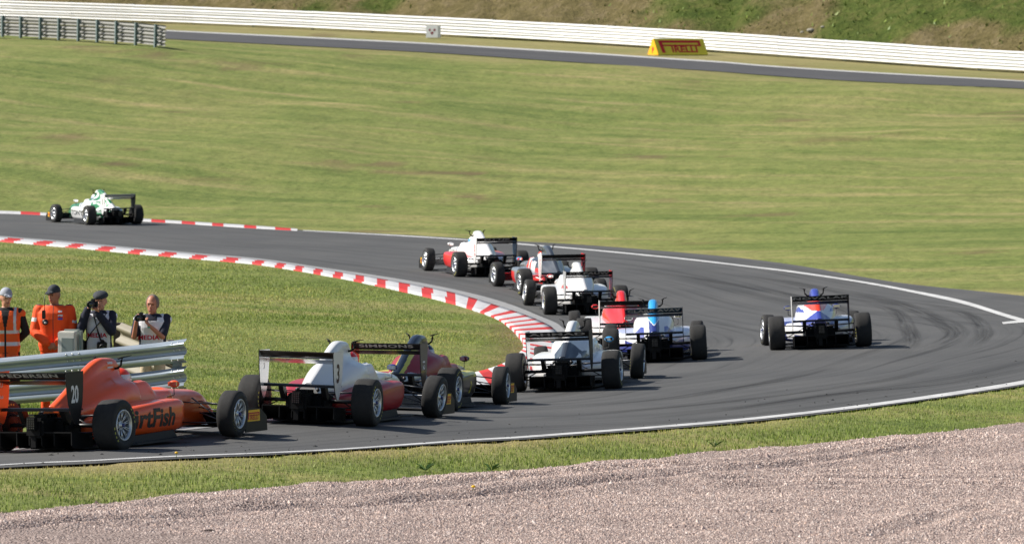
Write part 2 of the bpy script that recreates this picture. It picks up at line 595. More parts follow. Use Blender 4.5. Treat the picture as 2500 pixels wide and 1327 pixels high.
# ---------------------------------------------------------------- grass ground sheet
def axis_steps(segs):
    out = [segs[0][0]]
    for a, b, st in segs:
        n = max(1, int(round((b - a) / st)))
        out += list(np.linspace(a, b, n + 1)[1:])
    return np.array(out)
gx = axis_steps([(-150, -40, 5), (-40, -14, 1), (-14, 14, .35), (14, 40, 1), (40, 150, 5)])
gy = axis_steps([(18, 38, 2), (38, 72, .25), (72, 140, .5), (140, 232, 1.0), (232, 330, 3)])
GX, GY = np.meshgrid(gx, gy)
rows = np.stack([GX, GY], -1)
far_up = line([(-400, 40), (0, 56), (405, 74), (700, 88), (1000, 103), (1300, 120.5), (1600, 140), (1760, 150.5), (1900, 162), (2300, 186), (2500, 197.5), (2800, 216)])
far_lo = line([(-400, 58), (0, 76), (405, 95), (700, 110), (1000, 125.5), (1300, 145), (1600, 164.5), (1760, 175), (1900, 186), (2300, 208), (2500, 216.5), (2800, 236)])
def ground_relief(X, Y, nr, nc):
    z = -.02 + (vnoise(X, Y, .35, 1) - .5) * .016 + (vnoise(X, Y, 1.3, 2) - .5) * .010
    far = np.clip((Y - 130) / 30, 0, 1)
    z += far * ((vnoise(X, Y, .07, 5) - .5) * .6 + (vnoise(X, Y, .22, 6) - .5) * .22 + (vnoise(X, Y, .6, 7) - .5) * .08)
    near_track = inside(X, Y, TRACK_POLY)
    d = dist_poly(X, Y, TRACK_POLY)
    keep = np.where(near_track, 0, np.clip(d / 1.2, 0, 1))
    z = z * keep - .012 * (1 - keep)
    z -= near_track * .035
    yg_ = np.interp(X, GRV_S[:, 0], GRV_S[:, 1])
    z -= .22 * np.clip((yg_ - .25 - Y) / .6, 0, 1)
    fd = np.minimum(dist_poly(X, Y, far_up), dist_poly(X, Y, far_lo))
    infar = inside(X, Y, np.vstack([far_up, far_lo[::-1]]))
    beyond = np.interp(X, far_up[:, 0], far_up[:, 1]) < Y
    fk = np.where(infar | beyond, 0, np.clip(fd / 5, 0, 1)) * (Y > 160) + (Y <= 160)
    z = z * fk - .03 * (1 - fk)
    return z
me, q = sheet("ground", rows, 0.0, ground_relief)
V = np.empty(len(me.vertices) * 3, np.float32); me.vertices.foreach_get("co", V); V = V.reshape(-1, 3)
X, Y = V[:, 0], V[:, 1]
dn = dist_poly(X, Y, NEAR_OUT)
dfar = dist_poly(X, Y, OUT_S[:130])
dry = np.clip(1.15 - dn / 1.1, 0, 1) * (.25 + .75 * vnoise(X, Y, 1.2, 3)) * np.clip((8 - X) / 8, .15, 1)
dry = np.maximum(dry, np.clip(1 - dfar / 1.6, 0, 1) * .55 * vnoise(X, Y, .6, 4))
far_side = np.interp(X, far_up[:, 0], far_up[:, 1]) < Y
dry = np.maximum(dry, far_side * (.35 + .5 * vnoise(X, Y, .5, 14)))
dry = np.maximum(dry, (Y > 160) * np.clip(1 - np.abs(np.interp(X, far_lo[:, 0], far_lo[:, 1]) - 3 - Y) / 5, 0, 1) * .8 * vnoise(X, Y, .4, 15))
bare = np.clip((vnoise(X, Y, .33, 8) - .80) * 4, 0, .8) * (vnoise(X, Y, 1.1, 9) > .45) * (Y > 95)
kb_d = dist_poly(X, Y, KB_S[100:160])
bare = np.maximum(bare, np.clip(1.0 - kb_d / .75, 0, 1) * .75)
add_attr(me, "dry", dry); add_attr(me, "bare", bare)
me.materials.append(M_GRASS)
ground = add_obj("ground", me)
up_normals(ground)
tag(ground, "mown grass ground of the infield and verges around the hairpin", "ground", kind="structure")
me = bpy.data.meshes.new("surrounding_ground")
me.from_pydata([(-1500, -1500, -3), (1500, -1500, -3), (1500, 1500, -3), (-1500, 1500, -3)], [], [(0, 1, 2, 3)])
me.materials.append(M_GRASS)
tag(add_obj("surrounding_ground", me), "wide grass ground reaching away from the circuit on all sides", "ground", kind="structure")

# ---------------------------------------------------------------- asphalt
def strip(name, A, B, n, across, lift, m, label, cat, uv=False):
    rows = strip_rows(A, B, n, across)
    me, q = sheet(name, rows, lift)
    if uv:
        c = rows[0]
        mid_ = rows[across // 2]
        s = np.r_[0, np.cumsum(np.linalg.norm(np.diff(mid_, axis=0), axis=1))]
        wdt = np.linalg.norm(rows[-1] - rows[0], axis=1)
        U = np.tile(s, across)
        W = (np.linspace(0, 1, across)[:, None] * np.minimum(wdt, 9)[None]).ravel()
        add_uv(me, q, U, W)
    me.materials.append(m)
    o = add_obj(name, me)
    up_normals(o)
    tag(o, label, cat, kind="structure")
    return o
strip("hairpin_track", OUT, LT, 320, 34, 0.0, M_ASPH, "dark asphalt hairpin of the race track with rubber streaks", "race track", uv=True)

strip("far_track", far_up, far_lo, 160, 8, 0.0, M_ASPH2, "grey asphalt of the far stretch of track below the white barrier", "race track", uv=True)
far_w = far_up + (far_lo - far_up) * .11
strip("far_edge_line", far_up, far_w, 160, 2, 0.006, M_WHITE, "thin pale edge line along the far stretch of track", "edge line")

# rubber laid down by sliding tyres
def rubber_material():
    m = mat("tyre_rubber_mark", (.022, .022, .022), rough=.75, spec=.3)
    nd, lk, p = nodes_of(m); nt = m.node_tree
    geo = nd.new("ShaderNodeNewGeometry").outputs["Position"]
    uv = nd.new("ShaderNodeUVMap"); uv.uv_map = "UVMap"
    n = noise_node(nt, mapping(nt, uv.outputs[0], (.25, 5, 0)), 1.0, 4, .6)
    at_ = nd.new("ShaderNodeAttribute"); at_.attribute_name = "weight"
    f = mix(nt, ramp(nt, n, [(.35, (0, 0, 0)), (.7, (.52, .52, .52))]), at_.outputs["Color"], 1.0, 'MULTIPLY')
    lk.new(f, p.inputs["Alpha"])
    return m
M_RUB = rubber_material()
def tyre_mark(pxs, wdt, label):
    C = resample(line(pxs), 90)
    T = np.gradient(C, axis=0); T /= np.linalg.norm(T, axis=1)[:, None]
    N = np.c_[-T[:, 1], T[:, 0]]
    rows = np.stack([C + N * wdt * k for k in (-.5, -.17, .17, .5)])
    me, q = sheet("tyre_marks", rows, .004)
    s_ = np.r_[0, np.cumsum(np.linalg.norm(np.diff(C, axis=0), axis=1))]
    add_uv(me, q, np.tile(s_, 4), np.repeat([0, .33, .67, 1], 90))
    e = np.clip(np.minimum(s_, s_[-1] - s_) / (.25 * s_[-1]), 0, 1)
    add_attr(me, "weight", np.concatenate([e * .25, e, e, e * .25]))
    me.materials.append(M_RUB)
    o = add_obj("tyre_marks", me); up_normals(o)
    tag(o, label, "tyre mark", kind="structure")
for k_, (pl, w_) in enumerate((([(1640, 655), (1800, 672), (1940, 692), (2164, 734), (2276, 773), (2332, 812), (2290, 843), (2180, 880)], .5), ([(2060, 720), (2178, 756), (2214, 798), (2228, 840), (2180, 870)], .35), ([(2240, 735), (2360, 767), (2402, 812), (2370, 850)], .35),
        ([(1380, 992), (1500, 984), (1700, 964), (1900, 928), (2050, 890)], .35), ([(1250, 1028), (1500, 1006), (1780, 980), (2020, 948), (2180, 924), (2330, 885)], .3), ([(1560, 1024), (1740, 1004), (2020, 964), (2300, 936), (2480, 898)], .3), ([(1500, 650), (1700, 680), (1900, 715), (2050, 752), (2130, 800)], .4))):
    tyre_mark(pl, w_, "dark rubber mark left by sliding tyres on the hairpin asphalt")
# white lines
def ribbon(name, tri, lift, label, m=M_WHITE):
    a, b = line([(x, t) for x, t, _ in tri]), line([(x, b_) for x, _, b_ in tri])
    strip(name, a, b, 240, 2, lift, m, label, "edge line")
ribbon("near_edge_line", [(-600,1163.5,1165.5),(0,1133.5,1135.7),(250,1121.2,1123.6),(600,1105.7,1108.3),(1000,1082.5,1086),(1250,1066,1070),(1500,1047.5,1052),(1750,1027,1032.5),(2000,1000.5,1006.5),(2250,967.5,975),(2500,928,937),(2700,886,897)], .005,
       "white edge line along the near side of the hairpin beside the gravel verge")
ribbon("outer_edge_line", [(740,561.8,563.6),(1000,575.6,577.8),(1200,589,591.4),(1400,605,607.8),(1600,623.5,626.6),(1800,645.5,648.6),(1940,662,666),(2080,682.5,686.5),(2220,707,712.5),(2360,736,744),(2500,778.5,787),(2640,817,827)], .005,
       "white edge line curving along the outer side of the hairpin")
a, b = line([(2446, 786.5), (2505, 780)]), line([(2449, 791), (2508, 786)])
strip("short_white_mark", a, b, 8, 2, .006, M_WHITE, "short white painted mark beside the outer edge line at the right", "painted mark")
strip("inner_edge_strip", LT, KT, 320, 3, .006, M_WHITE_GREY, "scuffed pale grey edge strip between asphalt and inner red and white kerb", "edge strip")

KERB_P = 1.62
# ---------------------------------------------------------------- kerbs: cast in blocks with a raised, ribbed back
def kerb(name, top, bot, period, red_part, h0, h1, label="", wave=.010, n=900, skew=0.0, h2=None, red_at=None):
    h2 = h1 if h2 is None else h2
    T, B = catmull(top, n), catmull(bot, n)
    mid_ = (T + B) / 2
    s = np.r_[0, np.cumsum(np.linalg.norm(np.diff(mid_, axis=0), axis=1))]
    n2 = int(s[-1] / .16)
    st = np.linspace(0, s[-1], n2)
    f = lambda P: np.stack([np.interp(st, s, P[:, 0]), np.interp(st, s, P[:, 1])], 1)
    T, B = f(T), f(B)
    ac = 8
    tv = np.r_[0, np.linspace(0, 1, ac - 2), 1]
    t = tv[:, None, None]
    rows = T[None] * (1 - t) + B[None] * t
    def zf(X, Y, nr, nc):
        tt = tv[:, None]
        rib = wave * (.5 + .5 * np.cos(2 * np.pi * st / period))[None] * np.sin(np.pi * np.clip(tt, .02, .98))
        hh1 = h1 + (h2 - h1) * np.clip((st / st[-1] - .46) / .10, 0, 1)[None]
        z = h0 + (hh1 - h0) * tt ** 1.2 + rib
        z[0] = z[-1] = -.15
        return z.ravel()
    me, q = sheet(name, rows, 0.0, zf)
    me.materials.append(M_KWHITE); me.materials.append(M_KRED)
    cs = np.repeat(np.arange(ac - 1), n2 - 1), np.tile(np.arange(n2 - 1), ac - 1)
    ph0 = 0.0
    if red_at is not None:
        ph0 = red_part / 2 * period - st[int(np.argmin(((T + B) / 2 - red_at[None])[:, 0] ** 2 + ((T + B) / 2 - red_at[None])[:, 1] ** 2))]
    sk = ph0 + skew * np.clip(1 - st[:-1] / (.42 * s[-1]), 0, 1)
    ph = (((st[:-1][cs[1]] + ph0 + (sk[cs[1]] - ph0) * cs[0] / (ac - 1)) / period) % 1.0)
    me.polygons.foreach_set("material_index", (ph < red_part).astype(np.int32))
    o = add_obj(name, me)
    up_normals(o)
    tag(o, label, "kerb", kind="structure")
    return o
kerb("inner_kerb", KT, KB, KERB_P, .42, .020, .014, skew=.75, h2=.085, red_at=at(1168, 942)[:2], label= "ribbed red and white kerb round the inside of the hairpin")
fk_t = line([(-200, 506), (0, 516.3), (130, 522.3), (360, 536.3), (500, 544.8), (600, 551.2), (726, 560.5)])
fk_b = line([(-200, 510.5), (0, 521), (130, 527), (360, 541), (500, 549.5), (600, 556), (726, 563)])
kerb("outer_kerb", fk_b, fk_t, 1.75, .42, .008, .03, label= "low red and white kerb on the far outer edge of the track")

# ---------------------------------------------------------------- gravel trap
def gravel_material():
    m = mat("gravel_bed", lin(176, 158, 152), rough=.95, spec=.2)
    nd, lk, p = nodes_of(m)
    nt = m.node_tree
    geo = nd.new("ShaderNodeNewGeometry").outputs["Position"]
    v = nd.new("ShaderNodeTexVoronoi"); v.inputs["Scale"].default_value = 42
    lk.new(geo, v.inputs["Vector"])
    c = ramp(nt, v.outputs["Color"], [(.1, lin(124, 108, 102)), (.5, lin(180, 160, 151)), (.9, lin(210, 192, 182))])
    d = ramp(nt, v.outputs["Distance"], [(.25, (1, 1, 1)), (.75, (.35, .33, .33))])
    c = mix(nt, c, d, .8, 'MULTIPLY')
    lk.new(c, p.inputs["Base Color"])
    bu = nd.new("ShaderNodeBump"); bu.inputs["Strength"].default_value = 1; bu.inputs["Distance"].default_value = .02; bu.invert = True
    lk.new(v.outputs["Distance"], bu.inputs["Height"]); lk.new(bu.outputs[0], p.inputs["Normal"])
    return m
M_GRAVEL = gravel_material()
FURROWS = [line(f) for f in (
    [(-300, 1330), (-60, 1303), (300, 1274), (600, 1246), (900, 1231), (1300, 1196), (1700, 1160), (2050, 1119), (2300, 1090)],
    [(350, 1236), (700, 1216), (1000, 1194), (1400, 1160), (1800, 1128), (2300, 1076)],
    [(1760, 1180), (1900, 1172), (2200, 1169), (2520, 1163)],
    [(1800, 1192), (1960, 1190), (2200, 1186), (2450, 1184)],
    [(1850, 1153), (2150, 1149), (2500, 1146)],
    [(2140, 1312), (2260, 1278), (2400, 1236)],
    [(1800, 1254), (1880, 1254), (1930, 1248)])]
FDEPTH = [.05, .03, .035, .03, .02, .03, .025]
def gravel_z(X, Y):
    z = (vnoise(X, Y, .8, 11) - .5) * .06 + (vnoise(X, Y, 3.1, 12) - .5) * .022
    for F, dp in zip(FURROWS, FDEPTH):
        Fs = catmull(F, 40)
        d = dist_poly(X, Y, Fs)
        k = dp * (.45 + .9 * vnoise(X, Y, 1.7, 13))
        z += -k * np.exp(-(d / .13) ** 2) + .55 * k * np.exp(-((d - .30) / .16) ** 2)
    return z
ge = resample(GRV, 420)
ge[:, 1] += (vnoise(ge[:, 0], ge[:, 0] * 0, 1.6, 21) - .5) * .5 + (vnoise(ge[:, 0], ge[:, 0] * 0, 6, 22) - .5) * .22
far_y = np.stack([ge[:, 0] * .72, np.full(len(ge), 30.0)], 1)
t = np.linspace(0, 1, 150)[:, None, None] ** 1.15
rows = ge[None] * (1 - t) + far_y[None] * t
def gz(X, Y, nr, nc):
    edge = np.minimum(np.linspace(0, 1, nr) * 8, 1)[:, None] * np.ones((1, nc))
    return gravel_z(X, Y) * edge.ravel() + .015
me, q = sheet("gravel_trap", rows, 0.0, gz)
me.materials.append(M_GRAVEL)
gravel = add_obj("gravel_trap", me); up_normals(gravel)
tag(gravel, "pinkish grey gravel trap bed in the foreground", "gravel trap", kind="structure")

def scatter_mesh(name, V, Q, mats_, midx, label, cat, smooth=False):
    me = bpy.data.meshes.new(name)
    grid_mesh(me, V, Q, smooth)
    for m_ in mats_: me.materials.append(m_)
    me.polygons.foreach_set("material_index", midx.astype(np.int32))
    o = add_obj(name, me)
    tag(o, label, cat, kind="stuff")
    return o

def gravel_stones():
    n = 300000
    u = RNG.random(n); Yc = 40.5 + 21 * RNG.random(n) ** .9
    Xc = np.sign(u - .5) * np.where(np.abs(u - .5) < .44, np.abs(u - .5) / .44 * .122, .122 + ((np.abs(u - .5) - .44) / .06) ** 2 * .05) * Yc
    yedge = np.interp(Xc, ge[:, 0], ge[:, 1])
    k = Yc < yedge + RNG.normal(0, .06, n) - .02
    Xc, Yc = Xc[k], Yc[k]
    n = len(Xc)
    Zc = heights(Xc, Yc) + gravel_z(Xc, Yc) * np.clip((np.interp(Xc, ge[:, 0], ge[:, 1]) - Yc) * 1.2, 0, 1) + .012
    r = RNG.uniform(.0075, .0165, n) * np.where(RNG.random(n) < .01, 2.0, 1)
    a0 = RNG.random(n) * 6.28
    V = np.empty((n, 6, 3))
    for j in range(5):
        rr = r * RNG.uniform(.75, 1.3, n)
        V[:, j, 0] = Xc + rr * np.cos(a0 + j * 1.2566)
        V[:, j, 1] = Yc + rr * np.sin(a0 + j * 1.2566)
        V[:, j, 2] = Zc + r * RNG.uniform(-.6, .15, n)
    V[:, 5, 0] = Xc + r * RNG.normal(0, .3, n); V[:, 5, 1] = Yc + r * RNG.normal(0, .3, n)
    V[:, 5, 2] = Zc + r * RNG.uniform(.6, 1.3, n)
    base = (np.arange(n) * 6)[:, None]
    Q = np.stack([np.stack([base[:, 0] + j, base[:, 0] + (j + 1) % 5, base[:, 0] + 5], 1) for j in range(5)], 1).reshape(-1, 3)
    cols = [lin(166, 148, 140), lin(198, 176, 166), lin(214, 194, 182), lin(226, 210, 200), lin(140, 122, 116), lin(204, 178, 162)]
    ms = [mat("gravel_stone_%s" % w, c, rough=.9, spec=.3) for w, c in zip(("grey", "pink", "pale", "white", "dark", "tan"), cols)]
    pick = RNG.choice(6, n, p=[.2, .26, .22, .10, .10, .12])
    scatter_mesh("gravel", V.reshape(-1, 3), Q, ms, np.repeat(pick, 5), "loose pink and grey stones covering the gravel trap", "gravel")
gravel_stones()

# ---------------------------------------------------------------- grass blades
GREENS = [mat("grass_blade_%s" % w, c, rough=.55, spec=.4) for w, c in zip(
    ("deep", "mid", "light", "yellow", "straw"), (lin(104, 126, 42), lin(132, 152, 56), lin(154, 166, 74), lin(178, 172, 86), lin(204, 188, 122)))]
def blades(name, X, Y, hgt, wid, dry, label):
    n = len(X)
    Z = heights(X, Y) - .035
    a = RNG.random(n) * 6.28
    lean = RNG.uniform(.2, 1.5, n) * hgt
    la = RNG.random(n) * 6.28
    V = np.empty((n, 3, 3))
    V[:, 0] = np.c_[X - wid * np.cos(a), Y - wid * np.sin(a), Z]
    V[:, 1] = np.c_[X + wid * np.cos(a), Y + wid * np.sin(a), Z]
    V[:, 2] = np.c_[X + lean * np.cos(la), Y + lean * np.sin(la), Z + .035 + hgt]
    Q = np.arange(n * 3).reshape(n, 3)
    c = np.clip(np.floor(RNG.normal(1.2, .9, n) + dry * 3.6), 0, 4)
    return scatter_mesh(name, V.reshape(-1, 3), Q, GREENS, c, label, "grass")
def verge_grass():
    n = 290000
    X = RNG.uniform(-9, 12, n); Y = RNG.uniform(42, 72, n)
    yo = np.interp(X, NEAR_OUT[::-1][:, 0], NEAR_OUT[::-1][:, 1]) if NEAR_OUT[0, 0] > NEAR_OUT[-1, 0] else np.interp(X, NEAR_OUT[:, 0], NEAR_OUT[:, 1])
    yg = np.interp(X, ge[:, 0], ge[:, 1])
    k = (Y < yo - .05) & (Y > yg - .10 + RNG.normal(0, .10, n))
    X, Y, yo = X[k], Y[k], yo[k]
    d = yo - Y
    dry = np.clip(1.05 - d / 2.0, 0, 1) * np.clip((6 - X) / 9, .15, 1) * (.55 + .8 * vnoise(X, Y, 1.2, 3)) + np.clip(vnoise(X, Y, .8, 31) - .62, 0, 1) * 1.2
    hgt = RNG.uniform(.008, .024, len(X)) * (1 - .5 * np.clip(dry, 0, 1)) * (.7 + .7 * vnoise(X, Y, 2.2, 32))
    hgt *= np.where(np.interp(X, ge[:, 0], ge[:, 1]) > Y - .35, 1.35, 1)
    blades("verge_grass", X, Y, hgt, RNG.uniform(.003, .007, len(X)), dry, "short green verge grass between the near white line and the gravel")
verge_grass()
def inner_grass():
    n = 380000
    Y = 58 + 62 * RNG.random(n) ** 1.7
    u_ = RNG.random(n)
    X = np.where(u_ < .16, -.125 - .11 * (u_ / .16) ** 2.2, 0) * Y + np.where(u_ >= .16, -.125 * Y + (u_ - .16) / .84 * (.125 * Y + 1.5), 0)
    k = inside(X, Y, INNER_POLY)
    X, Y = X[k], Y[k]
    dry = np.clip(vnoise(X, Y, .45, 33) - .45, 0, 1) * 1.1 + np.clip(vnoise(X, Y, .12, 34) - .5, 0, 1) * .8
    hgt = RNG.uniform(.008, .022, len(X)) * (.6 + .8 * vnoise(X, Y, .9, 35)) * np.clip(dist_poly(X, Y, KB_S) / 2.0, .25, 1) * np.clip(1.6 - Y / 120, .4, 1)
    blades("inner_grass", X, Y, hgt, RNG.uniform(.004, .008, len(X)) * (Y / 75), dry, "short mown grass inside the hairpin around the barrier")
inner_grass()
# ---------------------------------------------------------------- guard rails
M_GALV = mat("galvanised_steel", (.31, .36, .41), rough=.38, metal=.6, var=.12, vscale=6, bump=.1, bscale=8)
M_GALV_OLD = mat("dull_galvanised_steel", (.21, .21, .195), rough=.6, metal=.2, var=.2, vscale=5)
M_RAILWHITE = mat("white_rail_paint", (.80, .80, .80), rough=.45, var=.05, vscale=2)
M_POST = mat("steel_post", lin(118, 134, 136), rough=.6, metal=.3, var=.15)
M_BOLT = mat("bolt_steel", (.7, .7, .7), rough=.3, metal=.8)
W_PROF = [(0, -.155), (-.012, -.150), (-.028, -.128), (-.075, -.112), (-.082, -.095), (-.075, -.065), (-.020, -.035), (-.008, 0), (-.020, .035), (-.075, .065), (-.082, .095), (-.075, .112), (-.028, .128), (-.012, .150), (0, .155)]
def rail_mesh(name, length, m, th=.004, segs=2, flip=1.0):
    """W-beam along +x, its two humps towards -y"""
    n = len(W_PROF)
    vs_, fs = [], []
    for i in range(segs + 1):
        x = length * i / segs
        for y, z in W_PROF: vs_.append((x, y * flip, z))
        for y, z in W_PROF: vs_.append((x, y * flip + th, z))
    for i in range(segs):
        for k in range(n - 1):
            a, b = i * 2 * n + k, (i + 1) * 2 * n + k
            fs.append((a, b, b + 1, a + 1))
            fs.append((a + n, a + n + 1, b + n + 1, b + n))
        for k in (0, n - 1):
            a, b = i * 2 * n + k, (i + 1) * 2 * n + k
            fs.append((a, a + n, b + n, b))
    for i in (0, segs):
        for k in range(n - 1):
            a = i * 2 * n + k
            fs.append((a, a + 1, a + n + 1, a + n))
    mb = MB().add(vs_, fs, m, True)
    me = mb.mesh(name)
    return me
def set_sharp(me, ang=50):
    try:
        me.set_sharp_from_angle(angle=R(ang))
    except Exception:
        pass

def place_along(o, a, b, z_off=0.0, out=0.0):
    """object whose +x runs from a to b (3D points)"""
    a, b = Vector(a), Vector(b)
    d = (b - a).normalized()
    side = Vector((0, 0, 1)).cross(d).normalized()
    up = d.cross(side)
    M = Matrix((d, side, up)).transposed().to_4x4()
    M.translation = a + up * z_off + side * out
    o.matrix_world = M
    return o

def white_barrier():
    base = np.array([(*p[:2], 0) for p in [pt_d(x, y, d) for x, y, d in ((-500, 19, 276), (0, 43, 266), (480, 60, 258), (1000, 84, 248), (1380, 105, 240), (1760, 128, 230), (2130, 153, 222.5), (2500, 178, 215), (2900, 208, 207))]])
    P = resample(base[:, :2], 24)
    root = empty("white_barrier", (P[12][0], P[12][1], h(*P[12])))
    tag(root, "long white painted three-rail crash barrier below the grass bank", "crash barrier")
    L = np.linalg.norm(P[1] - P[0])
    me = rail_mesh("rail", L * 1.004, M_RAILWHITE)
    set_sharp(me)
    pm = MB().box((0, 0, .52), (.10, .14, 1.04), M_POST).mesh("post")
    inv = Matrix.Translation(root.location).inverted()
    for i in range(len(P) - 1):
        za, zb = h(*P[i]), h(*P[i + 1])
        for k in range(3):
            o = bpy.data.objects.new("rail", me)
            COL.objects.link(o)
            jig = (RNG.random() - .5) * .018
            place_along(o, (*P[i], za), (*P[i + 1], zb), .205 + k * .322 + jig, (i % 2) * .006)
            o.parent = root; o.matrix_parent_inverse = inv
        o = bpy.data.objects.new("post", pm)
        COL.objects.link(o)
        place_along(o, (*P[i], za), (*P[i + 1], zb), 0, .085)
        o.parent = root; o.matrix_parent_inverse = inv
white_barrier()

def far_guardrail():
    """grey three-rail barrier seen from behind, posts towards us"""
    P = [np.array(pt_d(x, y, d))[:2] for x, y, d in zip((-79, -33, 13, 57, 105, 150, 198, 244, 290, 338, 386), (86, 88, 91, 94, 97, 100, 103, 106, 109.5, 112.5, 116), np.linspace(223.3, 207, 11))]
    root = empty("far_guardrail", (*P[-1], h(*P[-1])))
    tag(root, "grey steel crash barrier seen from behind with nine posts showing, far left", "crash barrier")
    inv = Matrix.Translation(root.location).inverted()
    me = rail_mesh("rail", 1.0, M_GALV_OLD, flip=-1.0)
    set_sharp(me)
    pm = MB()
    pm.box((0, -.06, .53), (.02, .12, 1.06), M_POST); pm.box((0, -.115, .53), (.10, .012, 1.06), M_POST); pm.box((0, -.006, .53), (.10, .012, 1.06), M_POST)
    pm = pm.mesh("post")
    sp = MB().box((0, .045, 0), (.09, .07, .14), M_GALV).mesh("spacer_block")
    for i in range(len(P)):
        q0 = P[i]; q1 = P[i + 1] if i < len(P) - 1 else P[i] + (P[i] - P[i - 1]) * .28
        za, zb = h(*q0), h(*q1)
        L = np.linalg.norm(q1 - q0)
        po = bpy.data.objects.new("post", pm); COL.objects.link(po)
        place_along(po, (*q0, za), (*q1, zb), 0, -.09)
        po.parent = root; po.matrix_parent_inverse = inv
        for k in range(3):
            o = bpy.data.objects.new("rail", me); COL.objects.link(o)
            place_along(o, (*q0, za), (*q1, zb), .24 + k * .325, .03)
            o.scale = (L, 1, 1)
            o.parent = root; o.matrix_parent_inverse = inv
            s = bpy.data.objects.new("spacer_block", sp); COL.objects.link(s)
            place_along(s, (*q0, za), (*q1, zb), .24 + k * .325, -.085)
            s.parent = root; s.matrix_parent_inverse = inv
far_guardrail()

def flared_rail(name, top, length_pts, hgt, m, parent, th=.005):
    pass

def near_guardrail():
    """galvanised two-rail barrier in front of the marshals; the free end on the right kicks up"""
    # rail centre heights read at four stations along the barrier
    st = [(-420, 57.8), (-120, 57.2), (150, 56.6), (330, 56.3), (458, 56.0)]
    rails = {0: [(-420, 938), (-120, 911), (150, 886), (330, 869), (458, 855)], 1: [(-420, 993), (-120, 971), (150, 949.5), (330, 937), (458, 921)]}
    g0 = pt_d(200, 985, 56.6)
    root = empty("near_guardrail", (g0[0], g0[1], h(g0[0], g0[1])))
    tag(root, "shiny galvanised two-rail crash barrier in front of the marshals and photographers", "crash barrier")
    inv = Matrix.Translation(root.location).inverted()
    for k in (0, 1):
        C = np.array([pt_d(x, y, d) for (x, y), (_, d) in zip(rails[k], st)])
        C = resample(C, 60)
        n = len(W_PROF)
        nseg = [(0, 22), (22, 41), (41, 60)]
        for s, (i0, i1) in enumerate(nseg):
            vs_, fs = [], []
            idx = list(range(i0, min(i1 + 1, 60)))
            if s < 2: idx = idx + []
            for i in idx:
                d = Vector(C[min(i + 1, 59)] - C[max(i - 1, 0)]).normalized()
                side = Vector((0, 0, 1)).cross(d).normalized()
                up = Vector((0, 0, 1))
                lap = .006 * s
                e = max(0, (i - 55) / 4.0)                       # the flared end spreads a little
                for layer in (0, .005):
                    for y, z in W_PROF:
                        p = Vector(C[i]) + side * (y * (1 + .15 * e) + layer - lap) + up * (z * (.90 + .06 * e))
                        vs_.append(p - root.location)
            for a in range(len(idx) - 1):
                for j in range(n - 1):
                    x0, x1 = a * 2 * n + j, (a + 1) * 2 * n + j
                    fs.append((x0, x1, x1 + 1, x0 + 1)); fs.append((x0 + n, x0 + n + 1, x1 + n + 1, x1 + n))
                for j in (0, n - 1):
                    x0, x1 = a * 2 * n + j, (a + 1) * 2 * n + j
                    fs.append((x0, x0 + n, x1 + n, x1))
            for a in (0, len(idx) - 1):
                for j in range(n - 1):
                    x0 = a * 2 * n + j
                    fs.append((x0, x0 + 1, x0 + n + 1, x0 + n))
            o = MB().add(vs_, fs, M_GALV, True).build("rail", root)
            set_sharp(o.data, 40)
        for i in (3, 4, 21, 22, 23, 40, 41, 42, 57, 58):
            for zz, yy in ((.106, -.072), (.02, -.018), (-.106, -.072)):
                d = Vector(C[min(i + 1, 59)] - C[max(i - 1, 0)]).normalized()
                side = Vector((0, 0, 1)).cross(d).normalized()
                p = Vector(C[i]) + side * (yy - .02) + Vector((0, 0, zz)) - root.location
                MB().ellipsoid(p, (.011, .011, .011), M_BOLT, 6, 4).build("bolt", root)
    C = np.array([pt_d(x, y, d) for (x, y), (_, d) in zip(rails[0], st)])
    for f in (.08, .42, .66, .97):
        p = resample(C, 100)[int(f * 99)]
        gz_ = h(p[0], p[1])
        MB().box((p[0] - root.location.x, p[1] + .10 - root.location.y, (gz_ - .2 + p[2] + .1) / 2 - root.location.z), (.11, .15, p[2] + .1 - gz_ + .2), M_POST).build("post", root)
near_guardrail()

def rear_guardrail():
    a = pt_d(296, 815, 59.2); b = pt_d(428, 868, 57.9)
    root = empty("rear_guardrail", (a[0], a[1], h(a[0], a[1])))
    tag(root, "weathered beige two-rail barrier end bolted to a brown timber post behind the photographers", "crash barrier")
    inv = Matrix.Translation(root.location).inverted()
    M_BEIGE = mat("weathered_beige_rail", lin(128, 122, 104), rough=.6, var=.18, vscale=7)
    L = float(np.linalg.norm(b - a))
    me = rail_mesh("rail", L, M_BEIGE, flip=1.0); set_sharp(me)
    for k, dz in enumerate((0, -.32)):
        o = bpy.data.objects.new("rail", me); COL.objects.link(o)
        place_along(o, a + np.array([0, 0, dz]), b + np.array([0, 0, dz]))
        o.parent = root; o.matrix_parent_inverse = inv
    M_WOOD = mat("dark_timber", lin(84, 76, 62), rough=.85, var=.3, vscale=14, bump=.4, bscale=20)
    for px, top, d in ((288, 788, 59.4), (411, 830, 58.6)):
        p = pt_d(px, top, d)
        zb = h(p[0], p[1]) - .2
        MB().box((p[0] - root.location.x, p[1] + .09 - root.location.y, (p[2] + zb) / 2 - root.location.z), (.125, .16, p[2] - zb), M_WOOD, bev=.006).build("post", root)
rear_guardrail()

